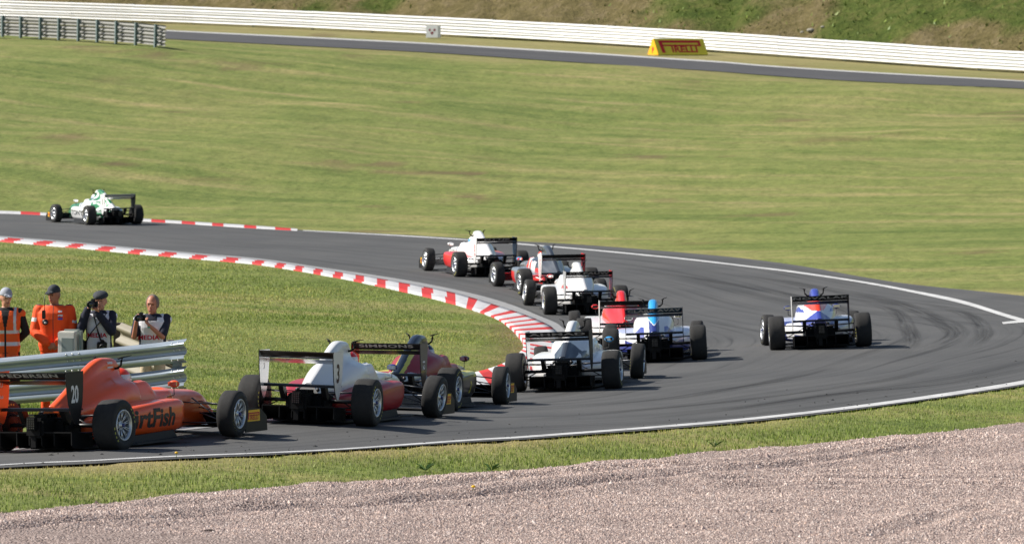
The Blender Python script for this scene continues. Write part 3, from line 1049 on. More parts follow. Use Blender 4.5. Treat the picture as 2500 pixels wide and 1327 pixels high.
def marshal_box():
    d = 57.4
    p = pt_d(168, 808, d)
    zb = h(p[0], p[1])
    hgt = p[2] - zb
    root = empty("signal_post", (p[0], p[1], zb), R(-18))
    tag(root, "white weathered metal cabinet post behind the barrier beside the orange marshal", "cabinet")
    MWm = mat("cabinet_white", lin(216, 214, 204), rough=.5, var=.15, vscale=6)
    MG = mat("cabinet_grey", lin(132, 142, 138), rough=.5, var=.15, vscale=8)
    MB().box((0, 0, hgt / 2), (.235, .18, hgt), MWm, bev=.012).build("cabinet_body", root)
    MB().box((.02, -.094, hgt / 2 - .03), (.16, .012, hgt - .10), MG, bev=.003).build("door_panel", root)
    b = MB(); b.box((.02, .06, hgt + .012), (.20, .05, .02), MG); b.build("cap", root)
    MB().box((.16, .02, hgt / 2 + .005), (.03, .06, hgt + .01), MG).build("side_post", root)
marshal_box()

# ---------------------------------------------------------------- advertising boards by the far track
def advert_letters_P(m, fn, parent, scale=1.0):
    """the long-bowled capital P over the rest of the word, as flat shapes"""
    outer = [(0, 0), (.13, 0), (.13, .30), (.17, .36), (2.66, .36), (2.78, .42), (2.80, .66), (2.70, .78), (0.02, .78)]
    # strokes: stem, top bar, end cap, lower bar
    quads = [[(.08, 0), (.30, 0), (.24, .80), (0.0, .80)], [(.20, .64), (2.78, .64), (2.78, .80), (.20, .80)], [(2.62, .43), (2.78, .43), (2.78, .64), (2.62, .64)], [(.23, .43), (2.62, .43), (2.62, .53), (.225, .53)]]
    vs_, fs = [], []
    for q_ in quads:
        o = len(vs_)
        vs_ += [fn(x * scale, y * scale) for x, y in q_]
        fs.append((o, o + 1, o + 2, o + 3))
    me = bpy.data.meshes.new("lettering")
    me.from_pydata(vs_, [], fs)
    me.materials.append(m)
    return add_obj("lettering", me, parent)

def tyre_board():
    a = at(1594, 133.0)
    ang = R(24)
    L = 2.78
    b = np.array([a[0] + L * math.cos(ang), a[1] + L * math.sin(ang), 0]); b[2] = h(b[0], b[1])
    root = empty("advertising_board", tuple((a + b) / 2 - np.array([0, 0, .03])))
    root.rotation_euler = (0, -math.asin((b[2] - a[2]) / L), ang)
    tag(root, "yellow wedge-shaped advertising board with dark red lettering on the far verge", "advertising board")
    MY = mat("board_yellow", lin(232, 214, 60), rough=.5, var=.04, vscale=3)
    MO = mat("board_orange_end", lin(250, 176, 10), rough=.5)
    MR = mat("board_red", lin(196, 30, 36), rough=.5)
    H, D = .82, 1.05
    mb = MB()
    prof = [(-D / 2 - .1, 0), (D / 2 + .1, 0), (.06, H), (-.06, H)]
    mb.prism(prof, 'x', -L / 2, L / 2, MY, MO, MO)
    mb.build("board", root)
    sl = (D / 2 + .1 - .06) / H
    fn = lambda x, y: (x, -(D / 2 + .1) + sl * (y) - .004, y + .004 * sl)
    sc_ = .84
    advert_letters_P(MR, lambda x, y: fn(x * sc_ - L / 2 + .20, y * .78 + .10), root)
    text_obj("IRELLI", lambda x, y: fn(x + .17, y + .265), MR, root, size=.42, sx=1.36, bold=.014)
    text_obj("P", lambda x, y: (-L / 2 - .004, -x, y + .22), MR, root, size=.42, bold=.02)
tyre_board()

def marker_board():
    a = pt_d(1058, 98.5, 243)
    z = h(a[0], a[1])
    root = empty("marker_board", (a[0], a[1], z), R(-20))
    tag(root, "small white box marker board with a dark red V emblem below the white barrier", "marker board")
    MWm = mat("marker_white", (.78, .79, .80), rough=.5)
    MRd = mat("marker_red", lin(130, 20, 40), rough=.5)
    MB().box((0, 0, .33), (.70, .40, .64), MWm, bev=.015).build("board", root)
    v, f = [], []
    for cx, cz, r in ((-.13, .42, .075), (.14, .42, .085), (.0, .26, .10)):
        o = len(v)
        v += [(cx - r, -.204, cz + .02), (cx - .01, -.204, cz - r), (cx + r, -.204, cz + .01), (cx + .02, -.204, cz + r)]
        f.append((o, o + 1, o + 2, o + 3))
    me = bpy.data.meshes.new("emblem"); me.from_pydata(v, [], f); me.materials.append(MRd)
    add_obj("emblem", me, root)
marker_board()

# ---------------------------------------------------------------- grass bank behind the barrier
def bank():
    line0 = np.array([pt_d(x, y, d)[:2] for x, y, d in ((-2600, -90, 320), (-500, 19, 276.5), (0, 43, 266.5), (480, 60, 258.5), (1000, 84, 248.5), (1760, 128, 230.5), (2500, 178, 215.5), (2900, 208, 207.5), (5200, 330, 170))])
    P = resample(line0, 380)
    T = np.gradient(P, axis=0); T /= np.linalg.norm(T, axis=1)[:, None]
    N = np.c_[-T[:, 1], T[:, 0]]
    N *= np.sign(N[:, 1:2])
    s = np.r_[np.linspace(.35, 14, 60), np.linspace(14.6, 40, 16), np.array([80, 160, 400])]
    rows = P[None] + N[None] * s[:, None, None]
    X, Y = rows[..., 0].ravel(), rows[..., 1].ravel()
    S = np.repeat(s, len(P))
    base = np.tile(heights(P[:, 0], P[:, 1]), len(s))
    rise = np.interp(S, [0, .35, 2, 14, 26, 40, 400], [0, -.05, .7, 6.6, 11, 12.5, 13])
    u = np.tile(np.arange(len(P)) * np.linalg.norm(P[1] - P[0]), len(s))
    k = np.clip(S / 1.0, 0, 1)
    sh = u + S * .9
    rel = (vnoise(sh, S, .22, 41) - .5) * 1.3 + (vnoise(sh, S, .7, 42) - .5) * .65 + (vnoise(sh, S, 1.9, 43) - .5) * .32
    gully = -np.clip(vnoise(sh, S * .35, .55, 44) - .68, 0, 1) * 2.2
    Z = base + rise + (rel + gully) * k * .55
    me = bpy.data.meshes.new("grass_bank")
    nr, nc = rows.shape[:2]
    idx = np.arange(nr * nc).reshape(nr, nc)
    Q = np.stack([idx[:-1, :-1], idx[:-1, 1:], idx[1:, 1:], idx[1:, :-1]], -1).reshape(-1, 4)
    grid_mesh(me, np.c_[X, Y, Z], Q)
    bald = np.clip(1.2 - S / 5.5, 0, 1) * 1.0 + (vnoise(u, S, .16, 45) - .5) * 1.5 + (vnoise(u, S, .6, 46) - .5) * .7
    right = np.clip((X + 2) / 14, 0, 1)
    bald += (1 - right) * .32
    add_attr(me, "bald", np.clip(bald, 0, 1))
    m = mat("bank_grass", (.1, .1, .05), rough=1.0, spec=.1)
    nd, lk, p = nodes_of(m); nt = m.node_tree
    geo = nd.new("ShaderNodeNewGeometry").outputs["Position"]
    n1 = noise_node(nt, geo, .9, 6, .7); n2 = noise_node(nt, geo, 4.5, 5, .7)
    g = ramp(nt, n1, [(.3, lin(82, 102, 46)), (.5, lin(108, 122, 60)), (.7, lin(136, 136, 80))])
    b = ramp(nt, n1, [(.28, lin(102, 96, 62)), (.48, lin(140, 128, 86)), (.7, lin(162, 146, 112))])
    at_ = nd.new("ShaderNodeAttribute"); at_.attribute_name = "bald"
    f = mix(nt, at_.outputs["Fac"], n2, .3)
    f = ramp(nt, f, [(.32, (0, 0, 0)), (.56, (1, 1, 1))])
    c = mix(nt, g, b, f)
    c = mix(nt, c, ramp(nt, n2, [(.3, (.55, .55, .52)), (.7, (1.25, 1.25, 1.25))]), .85, 'MULTIPLY')
    hs = nd.new("ShaderNodeHueSaturation"); hs.inputs["Value"].default_value = .66
    lk.new(c, hs.inputs["Color"]); lk.new(hs.outputs[0], p.inputs["Base Color"])
    bu = nd.new("ShaderNodeBump"); bu.inputs["Strength"].default_value = 1; bu.inputs["Distance"].default_value = .25
    lk.new(n2, bu.inputs["Height"]); lk.new(bu.outputs[0], p.inputs["Normal"])
    me.materials.append(m)
    o = add_obj("grass_bank", me); up_normals(o)
    tag(o, "rough grass bank with bald brown earth rising behind the white barrier", "bank", kind="structure")
    # tufts on the bank
    n = 15000
    ii = RNG.integers(70, 330, n); jj = RNG.integers(1, 58, n)
    q_ = idx[jj, ii]
    vx, vy, vz = X[q_] + RNG.normal(0, .2, n), Y[q_] + RNG.normal(0, .15, n), Z[q_]
    k2 = bald[q_] < .62 + RNG.random(n) * .3
    vx, vy, vz = vx[k2], vy[k2], vz[k2]
    n = len(vx)
    V = np.empty((n, 3, 3)); a = RNG.random(n) * 6.28; w = RNG.uniform(.03, .08, n); hg = RNG.uniform(.03, .12, n)
    V[:, 0] = np.c_[vx - w * np.cos(a), vy - w * np.sin(a), vz - .12]; V[:, 1] = np.c_[vx + w * np.cos(a), vy + w * np.sin(a), vz - .12]
    V[:, 2] = np.c_[vx + RNG.normal(0, .12, n), vy + RNG.normal(0, .12, n), vz + hg]
    scatter_mesh("bank_grass_tufts", V.reshape(-1, 3), np.arange(n * 3).reshape(n, 3), GREENS, np.clip(np.floor(RNG.normal(.5, .6, n)), 0, 2), "rough tufts of grass growing on the bank", "grass")
    # stones lying on the bare earth
    MR_ = mat("bank_stone", lin(150, 145, 132), rough=.9, var=.25, vscale=4, bump=.5, bscale=9)
    for px, py, r, lab in ((1985, 79, .20, "largest pale grey stone on the bare bank above the white barrier"), (2012, 71, .13, "small pale stone just right of the largest one on the bank"), (1962, 84, .11, "small stone half buried at the left of the largest one on the bank")):
        rr = ray(px, py)
        best = None
        d2 = np.hypot((X - rr[0] / rr[1] * Y), (Z - CAM_H - rr[2] / rr[1] * Y))
        kbest = int(np.argmin(d2 + np.where(S > 15, 9, 0)))
        bm = bmesh.new(); bmesh.ops.create_icosphere(bm, subdivisions=2, radius=r)
        for v in bm.verts:
            v.co *= 1 + .35 * noise.noise(v.co * 4 + Vector((px, 0, 0)))
            v.co.z *= .6
        ms = bpy.data.meshes.new("rock"); bm.to_mesh(ms); bm.free(); ms.materials.append(MR_)
        ro = add_obj("rock", ms, None, (X[kbest], Y[kbest], Z[kbest] + r * .1))
        tag(ro, lab, "rock", "stones on the bank")
bank()
# ---------------------------------------------------------------- racing cars
def paint(name, rgb, rough=.28, metal=0.0, coat=.5):
    return mat(name, rgb, rough=rough, metal=metal, coat=coat, var=.03, vscale=4)
P_ = {
    'orange': paint("paint_orange", lin(236, 90, 32)), 'white': paint("paint_white", (.78, .78, .78)), 'dred': paint("paint_dark_red", lin(164, 16, 28), .35, coat=.2),
    'maroon': paint("paint_maroon", lin(150, 14, 26), .38, coat=.1), 'yellow': paint("paint_yellow", lin(222, 210, 60)), 'navy': paint("paint_navy", lin(30, 38, 52)),
    'black': mat("carbon_black", (.011, .011, .012), rough=.48, spec=.3), 'char': paint("paint_charcoal", lin(70, 76, 84), metal=.3),
    'silver': paint("paint_silver", (.5, .52, .54), metal=.2), 'cyan': paint("paint_light_blue", lin(50, 160, 225)), 'blue': paint("paint_blue", lin(60, 72, 160)),
    'lav': paint("paint_lavender", lin(190, 195, 225)), 'red': paint("paint_red", lin(222, 36, 34)), 'green': paint("paint_green", lin(10, 120, 72)),
    'ored': paint("paint_orange_red", lin(240, 66, 30)), 'grey': paint("paint_grey", lin(128, 134, 140), metal=.2), 'teal': paint("paint_dark_teal", lin(22, 52, 72)),
    'dblue': paint("paint_deep_blue", lin(40, 52, 120)), 'brown': paint("paint_dark_brown", lin(44, 38, 34)),
}
M_BLK = mat("matt_black", (.006, .006, .0065), rough=.7, spec=.2)
M_CARB = mat("carbon_grey", (.030, .033, .038), rough=.6, spec=.25)
M_TYRE = mat("tyre_wall", (.028, .028, .029), rough=.7, spec=.3, var=.2, vscale=12)
M_TREAD = mat("tyre_tread", (.032, .0315, .031), rough=.85, spec=.25, var=.3, vscale=18, bump=.2, bscale=40)
M_TMARK = mat("tyre_marking", lin(170, 165, 70), rough=.7)
M_RIM = mat("rim_silver", (.62, .64, .66), rough=.32, metal=.75)
M_RIMD = mat("rim_dark", (.06, .06, .065), rough=.5, metal=.4)
M_LINK = mat("suspension_black", (.03, .03, .032), rough=.4, metal=.3)
M_LIGHTW = mat("decal_white", (.75, .75, .75), rough=.5)
M_FAINT = mat("decal_grey", (.42, .42, .42), rough=.45)
M_DECALK = mat("decal_black", (.02, .02, .02), rough=.5)
M_DECALR = mat("decal_red", lin(190, 30, 40), rough=.5)
M_DECALY = mat("decal_yellow", lin(245, 190, 30), rough=.5)
M_LENS = mat("rain_light_lens", (.04, .038, .038), rough=.25, coat=.5)
M_MIRROR = mat("mirror_glass", (.8, .8, .8), rough=.05, metal=1.0)
M_SCREEN = mat("visor_dark", (.02, .025, .03), rough=.08, coat=1.0)

def loft(st, n_along, n_round, closed_ends=True):
    """st: list of (y, [(x,z)...half profile top->bottom]) -> verts, faces (mirrored, closed ring)"""
    ys = np.array([s[0] for s in st], float)
    prof = np.array([s[1] for s in st], float)                # k, m, 2
    k, m, _ = prof.shape
    prof = np.stack([catmull(prof[i], n_round) for i in range(k)])
    # along y: monotone-ish interpolation in true y
    yy = np.linspace(ys[0], ys[-1], n_along)
    out = np.empty((n_along, n_round, 2))
    sgn = 1 if ys[-1] > ys[0] else -1
    tt = np.interp(yy * sgn, ys * sgn, np.arange(k))
    i = np.clip(np.floor(tt).astype(int), 0, k - 2)
    u = (tt - i)[:, None, None]
    u = u * .5 + (u * u * (3 - 2 * u)) * .5
    p = catmull(prof.reshape(k, -1), (k - 1) * 16 + 1).reshape(-1, n_round, 2)
    t16 = tt * 16
    j = np.clip(np.floor(t16).astype(int), 0, len(p) - 2)
    w = (t16 - j)[:, None, None]
    out = p[j] * (1 - w) + p[j + 1] * w
    out[:, :, 0] = np.maximum(out[:, :, 0], 0)
    out[:, 0, 0] = 0; out[:, -1, 0] = 0
    ring = np.concatenate([out, out[:, -2:0:-1] * np.array([-1, 1])], 1)
    nr = ring.shape[1]
    V = [(ring[a, b, 0], yy[a], ring[a, b, 1]) for a in range(n_along) for b in range(nr)]
    F = [(a * nr + b, a * nr + (b + 1) % nr, (a + 1) * nr + (b + 1) % nr, (a + 1) * nr + b) for a in range(n_along - 1) for b in range(nr)]
    if closed_ends:
        F.append(tuple(range(nr)))
        F.append(tuple((n_along - 1) * nr + b for b in reversed(range(nr))))
    return V, F
def paint_faces(name, V, F, fn, parent, smooth=True):
    mb = MB()
    for f in F:
        c = [sum(V[i][d] for i in f) / len(f) for d in range(3)]
        mb.m.append(fn(*c)); mb.f.append(list(f)); mb.sm.append(smooth and len(f) <= 4)
    mb.v = list(V)
    return mb.build(name, parent)

COVER = [(-.06, [(0,.90),(.045,.895),(.07,.87),(.08,.80),(.13,.735),(.26,.695),(.325,.60),(.34,.45),(.30,.30),(0,.28)]),
         (-.13, [(0,.975),(.05,.965),(.075,.92),(.085,.84),(.135,.76),(.27,.70),(.33,.60),(.34,.45),(.30,.30),(0,.28)]),
         (-.30, [(0,.995),(.055,.98),(.08,.93),(.09,.84),(.145,.755),(.28,.69),(.335,.60),(.34,.45),(.30,.30),(0,.28)]),
         (-.48, [(0,.985),(.05,.97),(.078,.91),(.09,.83),(.15,.74),(.27,.68),(.32,.58),(.33,.44),(.28,.30),(0,.27)]),
         (-.75, [(0,.885),(.04,.872),(.07,.82),(.10,.75),(.16,.68),(.24,.62),(.28,.55),(.29,.43),(.25,.31),(0,.27)]),
         (-1.0, [(0,.755),(.04,.742),(.07,.70),(.10,.65),(.15,.60),(.20,.55),(.235,.49),(.24,.41),(.20,.31),(0,.27)]),
         (-1.25, [(0,.625),(.035,.615),(.06,.585),(.09,.55),(.125,.51),(.16,.475),(.18,.43),(.18,.38),(.15,.31),(0,.28)]),
         (-1.5, [(0,.505),(.03,.50),(.055,.48),(.08,.46),(.10,.43),(.12,.41),(.13,.38),(.13,.36),(.11,.32),(0,.30)])]
def ckp(zl, w=.33, zb=.05):
    return [(0,.42),(.16,.42),(.195,zl-.015),(.23,zl),(.285,zl-.03),(w,.46),(w-.01,.2),(w-.06,zb+.01),(0,zb)]
def nose(zt, w, zb):
    mid_ = (zt + zb) / 2
    return [(0,zt),(.3*w,zt-.004),(.55*w,zt-.014),(.77*w,zt-.036),(.93*w,zt-.085 if zt-zb>.2 else zt-.3*(zt-zb)),(w,mid_),(.95*w,zb+.25*(zt-zb)),(.7*w,zb),(0,zb)]
MONO = [(-.40, ckp(.665)), (.0, ckp(.70)), (.20, ckp(.705)), (.29, ckp(.66)), (.36, ckp(.60)), (.62, ckp(.585,.31)), (.76, ckp(.58,.29)), (.84, nose(.595,.265,.07)),
        (1.10, nose(.58,.235,.10)), (1.375, nose(.56,.20,.13)), (1.60, nose(.545,.185,.13)), (1.74, nose(.515,.178,.125)), (1.90, nose(.44,.16,.12)), (2.08, nose(.31,.13,.115)), (2.24, nose(.19,.085,.12)), (2.30, nose(.16,.04,.125))]
def pod(xo, zt, zb, xi=.20):
    c = (xo + xi) / 2; a = (xo - xi) / 2; zm = (zt + zb) / 2; b = (zt - zb) / 2
    pts = []
    for th in np.linspace(0, 2 * math.pi, 28, endpoint=False):
        s, k = math.sin(th), math.cos(th)
        e = 2 / 5.5
        x = c + a * math.copysign(abs(s) ** e, s); z = zm + b * math.copysign(abs(k) ** e, k)
        if s > 0: x -= .07 * max(0, (zm - z) / b) ** 1.6                 # undercut
        pts.append((x, z))
    return pts
PODS = [(.44,.60,.455,.165),(.41,.645,.485,.135),(.34,.66,.50,.12),(.15,.665,.50,.115),(-.1,.665,.495,.11),(-.4,.64,.475,.105),(-.7,.57,.44,.10),(-.95,.47,.395,.10),(-1.15,.36,.35,.11),(-1.28,.28,.31,.13)]
def pod_mesh(side):
    sec = np.array([pod(x, t, b) for _, x, t, b in PODS])
    ys = np.array([p[0] for p in PODS])
    n = 44
    yy = np.linspace(ys[0], ys[-1], n)
    flat = sec.reshape(len(PODS), -1)
    p = catmull(flat, (len(PODS) - 1) * 12 + 1)
    tt = np.interp(-yy, -ys, np.arange(len(PODS))) * 12
    j = np.clip(np.floor(tt).astype(int), 0, len(p) - 2); w = (tt - j)[:, None]
    S = (p[j] * (1 - w) + p[j + 1] * w).reshape(n, 28, 2)
    V = [(side * S[a, b, 0], yy[a], S[a, b, 1]) for a in range(n) for b in range(28)]
    F = [(a * 28 + b, a * 28 + (b + 1) % 28, (a + 1) * 28 + (b + 1) % 28, (a + 1) * 28 + b) for a in range(n - 1) for b in range(28)]
    F += [tuple(range(28)), tuple((n - 1) * 28 + b for b in reversed(range(28)))]
    return V, F

# ---- wheels (shared meshes)
def tyre_mesh(Rr, w):
    mb = MB()
    h2 = w / 2
    prof = [(-h2*.88,.172),(-h2*.97,.195),(-h2,.225),(-h2*.985,Rr-.045),(-h2*.93,Rr-.018),(-h2*.82,Rr-.005),(-h2*.4,Rr),(0,Rr+.001),(h2*.4,Rr),(h2*.82,Rr-.005),(h2*.93,Rr-.018),(h2*.985,Rr-.045),(h2,.225),(h2*.97,.195),(h2*.88,.172)]
    def m(k, j, n):
        if 3 < k < 10: return M_TREAD
        if k in (2, 11):
            a = (j / n) % .5
            if .04 < a < .20: return M_TMARK if (j % 2 == 0) else M_TYRE
        return M_TYRE
    mb.lathe(prof, 'x', (0, 0, 0), m, 56, closed=False)
    return mb.mesh("tyre")
def rim_mesh(w):
    """outer face towards +x"""
    mb = MB(); h2 = w / 2
    mb.lathe([(h2*.90,.176),(h2*.97,.172),(h2*.95,.160),(h2*.70,.152),(-h2*.6,.150),(-h2*.9,.17)], 'x', (0,0,0), M_RIM, 40, closed=False)
    mb.lathe([(h2*.15,.151),(h2*.15,.02)], 'x', (0,0,0), M_RIMD, 24)
    mb.lathe([(h2*.62,.052),(h2*.62,.03),(h2*.80,.026),(h2*.80,.0)], 'x', (0,0,0), M_RIM, 16, closed=False)
    for i in range(10):
        a = 2 * math.pi * i / 10
        c, s = math.cos(a), math.sin(a)
        for off in (-.010, .010):
            o2 = off * .35
            P0 = (h2*.60, .045*c - o2*s, .045*s + o2*c); P1 = (h2*.78, .156*c - off*1.4*s, .156*s + off*1.4*c)
            mb.tube([P0, P1], .0068, M_RIM, 5)
    return mb.mesh("rim")
def nut_mesh(w):
    return MB().lathe([(0,.022),(.02,.022),(.03,.012),(.03,0)], 'x', (w/2*.78,0,0), P_['dblue'], 8, closed=False).mesh("wheel_nut")
def drum_mesh(w):
    return MB().lathe([(-w/2*1.02,.05),(-w/2*1.02,.135),(-w/2*.2,.145),(-w/2*.2,.02)], 'x', (0,0,0), M_BLK, 20).mesh("brake_drum")
WH = {}
for kind_, Rr, w in (('front', .272, .21), ('rear', .290, .275)):
    WH[kind_] = dict(R=Rr, w=w, tyre=tyre_mesh(Rr, w), rim=rim_mesh(w), nut=nut_mesh(w), drum=drum_mesh(w))

ENDPLATE = [(-1.60,.905),(-1.98,.905),(-1.985,.86),(-1.965,.70),(-1.935,.55),(-1.875,.41),(-1.815,.335),(-1.775,.315),(-1.735,.33),(-1.675,.42),(-1.63,.56),(-1.61,.72)]
def car(name, place, label, L):
    """place: (pixel of a rear wheel's contact point, side of that wheel, heading, front steer)"""
    (px, py), side, hd, steer = place
    c0 = at(px, py)
    hd = R(hd)
    f2, r2 = np.array([math.sin(hd), math.cos(hd)]), np.array([math.cos(hd), -math.sin(hd)])
    o2 = c0[:2] - r2 * side * .73 + f2 * 1.375
    W = {}
    for s in (-1, 1):
        for y in (-1.375, 1.375):
            p = o2 + r2 * s * .74 + f2 * y
            W[s, y] = Vector((p[0], p[1], h(*p)))
    fwd = ((W[-1, 1.375] + W[1, 1.375]) - (W[-1, -1.375] + W[1, -1.375])).normalized()
    rgt = ((W[1, 1.375] + W[1, -1.375]) - (W[-1, 1.375] + W[-1, -1.375])).normalized()
    up = rgt.cross(fwd).normalized(); rgt = fwd.cross(up)
    org = sum(W.values(), Vector()) / 4
    root = empty(name)
    M = Matrix((rgt, fwd, up)).transposed().to_4x4(); M.translation = org
    root.matrix_world = M
    tag(root, label, "racing car", "single-seater racing cars queuing through the hairpin")
    # bodywork
    V, F = loft(MONO, 96, 34)
    def mono_col(x, y, z):
        if -.38 < y < .80 and abs(x) < .20 and z < .60: return M_BLK
        return P_[L['mono'](x, y, z)]
    paint_faces("monocoque", V, F, mono_col, root)
    V, F = loft(COVER, 90, 44)
    ec = paint_faces("engine_cover", V, F, lambda x, y, z: P_[L['cover'](x, y, z)] if y < -.065 else M_BLK, root)
    pods = {}
    for s in (-1, 1):
        V, F = pod_mesh(s)
        po = paint_faces("sidepod", V, F, lambda x, y, z, s=s: M_BLK if y > .435 else P_[L['pod'](s, abs(x), y, z)], root)
        pods[s] = po
    # floor, skirts, diffuser, gearbox
    fl = MB()
    fl.prism([(-.62,.40),(.62,.40),(.68,.20),(.68,-.75),(.50,-1.02),(.46,-1.45),(-.46,-1.45),(-.50,-1.02),(-.68,-.75),(-.68,.20)], 'z', .03, .055, M_CARB)
    fl.build("floor", root)
    for s in (-1, 1):
        MB().prism([(.62, .0), (.80, -.06), (.80, -.30), (.66, -.40)] if False else [(s*.60,.46),(s*.72,.60),(s*.74,.42),(s*.66,.18)], 'z', .05, .068, M_CARB).build("floor_winglet", root)
        MB().prism([(.30,.055),(.20,.15),(-.75,.13),(-.95,.055)], 'x', s*.592, s*.612, M_CARB).build("skirt", root)
    df = MB()
    df.prism([(-1.40,.05),(-1.40,.20),(-1.86,.24),(-1.86,.225),(-1.62,.13)], 'x', -.46, .46, M_BLK)
    for x in (-.46, -.24, -.08, .08, .24, .46):
        df.prism([(-1.40,.05),(-1.40,.2),(-1.86,.23),(-1.86,.09),(-1.80,.05)], 'x', x - .006, x + .006, M_BLK)
    df.build("diffuser", root)
    gb = MB()
    gb.box((0,-1.25,.20), (.50,.75,.34), M_BLK, bev=.03); gb.box((0,-1.62,.28), (.22,.55,.22), M_BLK, bev=.03); gb.box((0,-1.25,.34), (.30,.40,.2), M_BLK, bev=.04)
    for i in range(5): gb.box((0,-1.45-.07*i,.40), (.16,.02,.05), M_BLK)
    for s in (-1, 1):
        gb.tube([(s*.12,-1.2,.40),(s*.17,-1.42,.36),(s*.15,-1.60,.33)], .028, M_LINK, 8)
        gb.tube([(s*.10,-1.375,.285),(s*.62,-1.375,.285)], .024, M_LINK, 8)
        gb.tube([(s*.05,-1.30,.45),(s*.14,-1.52,.42)], .022, M_RIMD, 8)
    gb.build("gearbox", root)
    rl = MB().box((0,-1.925,.335), (.115,.06,.15), M_BLK, bev=.008).build("rain_light", root)
    gr = MB()
    for i in range(4):
        for j in range(5): gr.box((-.036+.024*i,-1.957,.285+.025*j), (.016,.006,.016), M_LENS)
    gr.build("lens_grid", rl)
    MB().box((-.02,-1.86,.14), (.07,.03,.16), M_BLK, bev=.006).build("jacking_point", root)
    # suspension
    for s in (-1, 1):
        for a in ([(s*.13,-1.20,.385),(s*.63,-1.36,.40)], [(s*.11,-1.58,.375),(s*.63,-1.39,.40)], [(s*.20,-1.10,.15),(s*.63,-1.36,.165)], [(s*.12,-1.60,.16),(s*.63,-1.39,.165)], [(s*.10,-1.62,.20),(s*.62,-1.52,.22)], [(s*.13,-1.33,.42),(s*.60,-1.375,.18)],
                  [(s*.22,1.12,.42),(s*.64,1.36,.37)], [(s*.185,1.62,.40),(s*.64,1.39,.37)], [(s*.23,1.10,.18),(s*.66,1.36,.16)], [(s*.18,1.64,.265),(s*.66,1.39,.16)], [(s*.195,1.42,.45),(s*.62,1.39,.18)], [(s*.185,1.62,.33),(s*.64,1.50,.28)]):
            MB().tube(a, .0125, M_LINK, 8, flat=.62).build("suspension_arm", root)
    # wheels
    for s in (-1, 1):
        for kd, x, y in (('rear', .73, -1.375), ('front', .755, 1.375)):
            d = WH[kd]
            w = bpy.data.objects.new("wheel", d['rim']); COL.objects.link(w); w.parent = root
            w.location = (s * x, y, d['R'] - .004)
            flip = 0 if s > 0 else math.pi
            w.rotation_euler = (RNG.random() * 6, R(1.5) * -s * (1 if s > 0 else 1), flip + (R(steer) if kd == 'front' else 0))
            w.rotation_mode = 'ZYX'
            for nm, k in (("tyre", 'tyre'), ("wheel_nut", 'nut'), ("brake_drum", 'drum')):
                t_ = bpy.data.objects.new(nm, d[k]); COL.objects.link(t_); t_.parent = w
    # rear wing
    fl_ = MB().prism([(-1.988,.890),(-1.988,.902),(-1.972,.902),(-1.90,.852),(-1.86,.832),(-1.845,.812),(-1.87,.818),(-1.93,.842)], 'x', -.468, .468, P_[L.get('wing', 'black')])
    flap = fl_.build("wing_flap", root)
    MB().prism([(-1.868,.806),(-1.76,.775),(-1.62,.748),(-1.60,.758),(-1.62,.775),(-1.76,.797)], 'x', -.468, .468, P_[L.get('wing2', 'black')]).build("wing_main_plane", root)
    MB().prism([(-1.80,.462),(-1.79,.492),(-1.70,.497),(-1.60,.485),(-1.60,.472),(-1.70,.465)], 'x', -.468, .468, P_['black']).build("beam_wing", root)
    for s in (-1, 1):
        inn, out = L['ep'](s)
        a, b = s * .470, s * .481
        if s > 0: MB().prism(ENDPLATE, 'x', a, b, P_['black'], P_[inn], P_[out]).build("wing_endplate", root)
        else: MB().prism(ENDPLATE, 'x', b, a, P_['black'], P_[out], P_[inn]).build("wing_endplate", root)
        MB().prism([(-1.74,.46),(-1.62,.46),(-1.56,.36),(-1.60,.30),(-1.66,.34)], 'x', s*.27-.03, s*.27+.03, P_['black']).build("wing_bracket", root)
    if L.get('name'):
        sl = (.890-.842)/(-1.988+1.93)
        def on_flap(x, y): return (x, -1.9605 - y * .76 - .004, .866 + y * .63 - .003)
        text_obj(L['name'], on_flap, P_[L['name_col']] if L.get('name_col') else M_FAINT, flap, size=.085, sx=L.get('name_sx', 2.0), bold=.003, space=1.1)
    # front wing
    fw = MB()
    fw.prism([(1.80,.095),(1.98,.075),(2.17,.085),(2.18,.095),(2.0,.105),(1.82,.112)], 'x', -.77, .77, P_[L.get('fw', 'black')])
    fw.build("front_wing", root)
    for s in (-1, 1):
        MB().prism([(1.70,.265),(1.715,.27),(1.86,.135),(1.95,.105),(1.93,.095),(1.83,.12)], 'x', s*.17, s*.765, P_[L.get('fw', 'black')]).build("front_flap", root)
        e = MB().prism([(1.64,.03),(1.64,.30),(1.70,.315),(2.02,.30),(2.18,.20),(2.19,.03)], 'x', s*.772, s*.784, P_['black']).build("front_endplate", root)
        X0 = s * .7862
        me = bpy.data.meshes.new("decal")
        me.from_pydata([(X0,1.66,.155),(X0,2.0,.155),(X0,2.0,.288),(X0,1.66,.288)], [], [(0,1,2,3)]); me.materials.append(M_DECALY)
        add_obj("decal", me, e)
        X1 = s * .788
        dirn = 1 if s > 0 else -1
        text_obj("IRELLI", lambda tx, ty: (X1, 1.855 + dirn*tx, .200+ty), M_DECALR, e, size=.085, sx=.95, bold=.002)
        advert_letters_P(M_DECALR, lambda tx, ty: (X1, 1.83 - dirn*.135 + dirn*tx, .175+ty), e, scale=.105)
        MB().tube([(s*.10,2.02,.25),(s*.10,2.02,.10)], .012, P_['black'], 8, flat=2.5).build("wing_pylon", root)
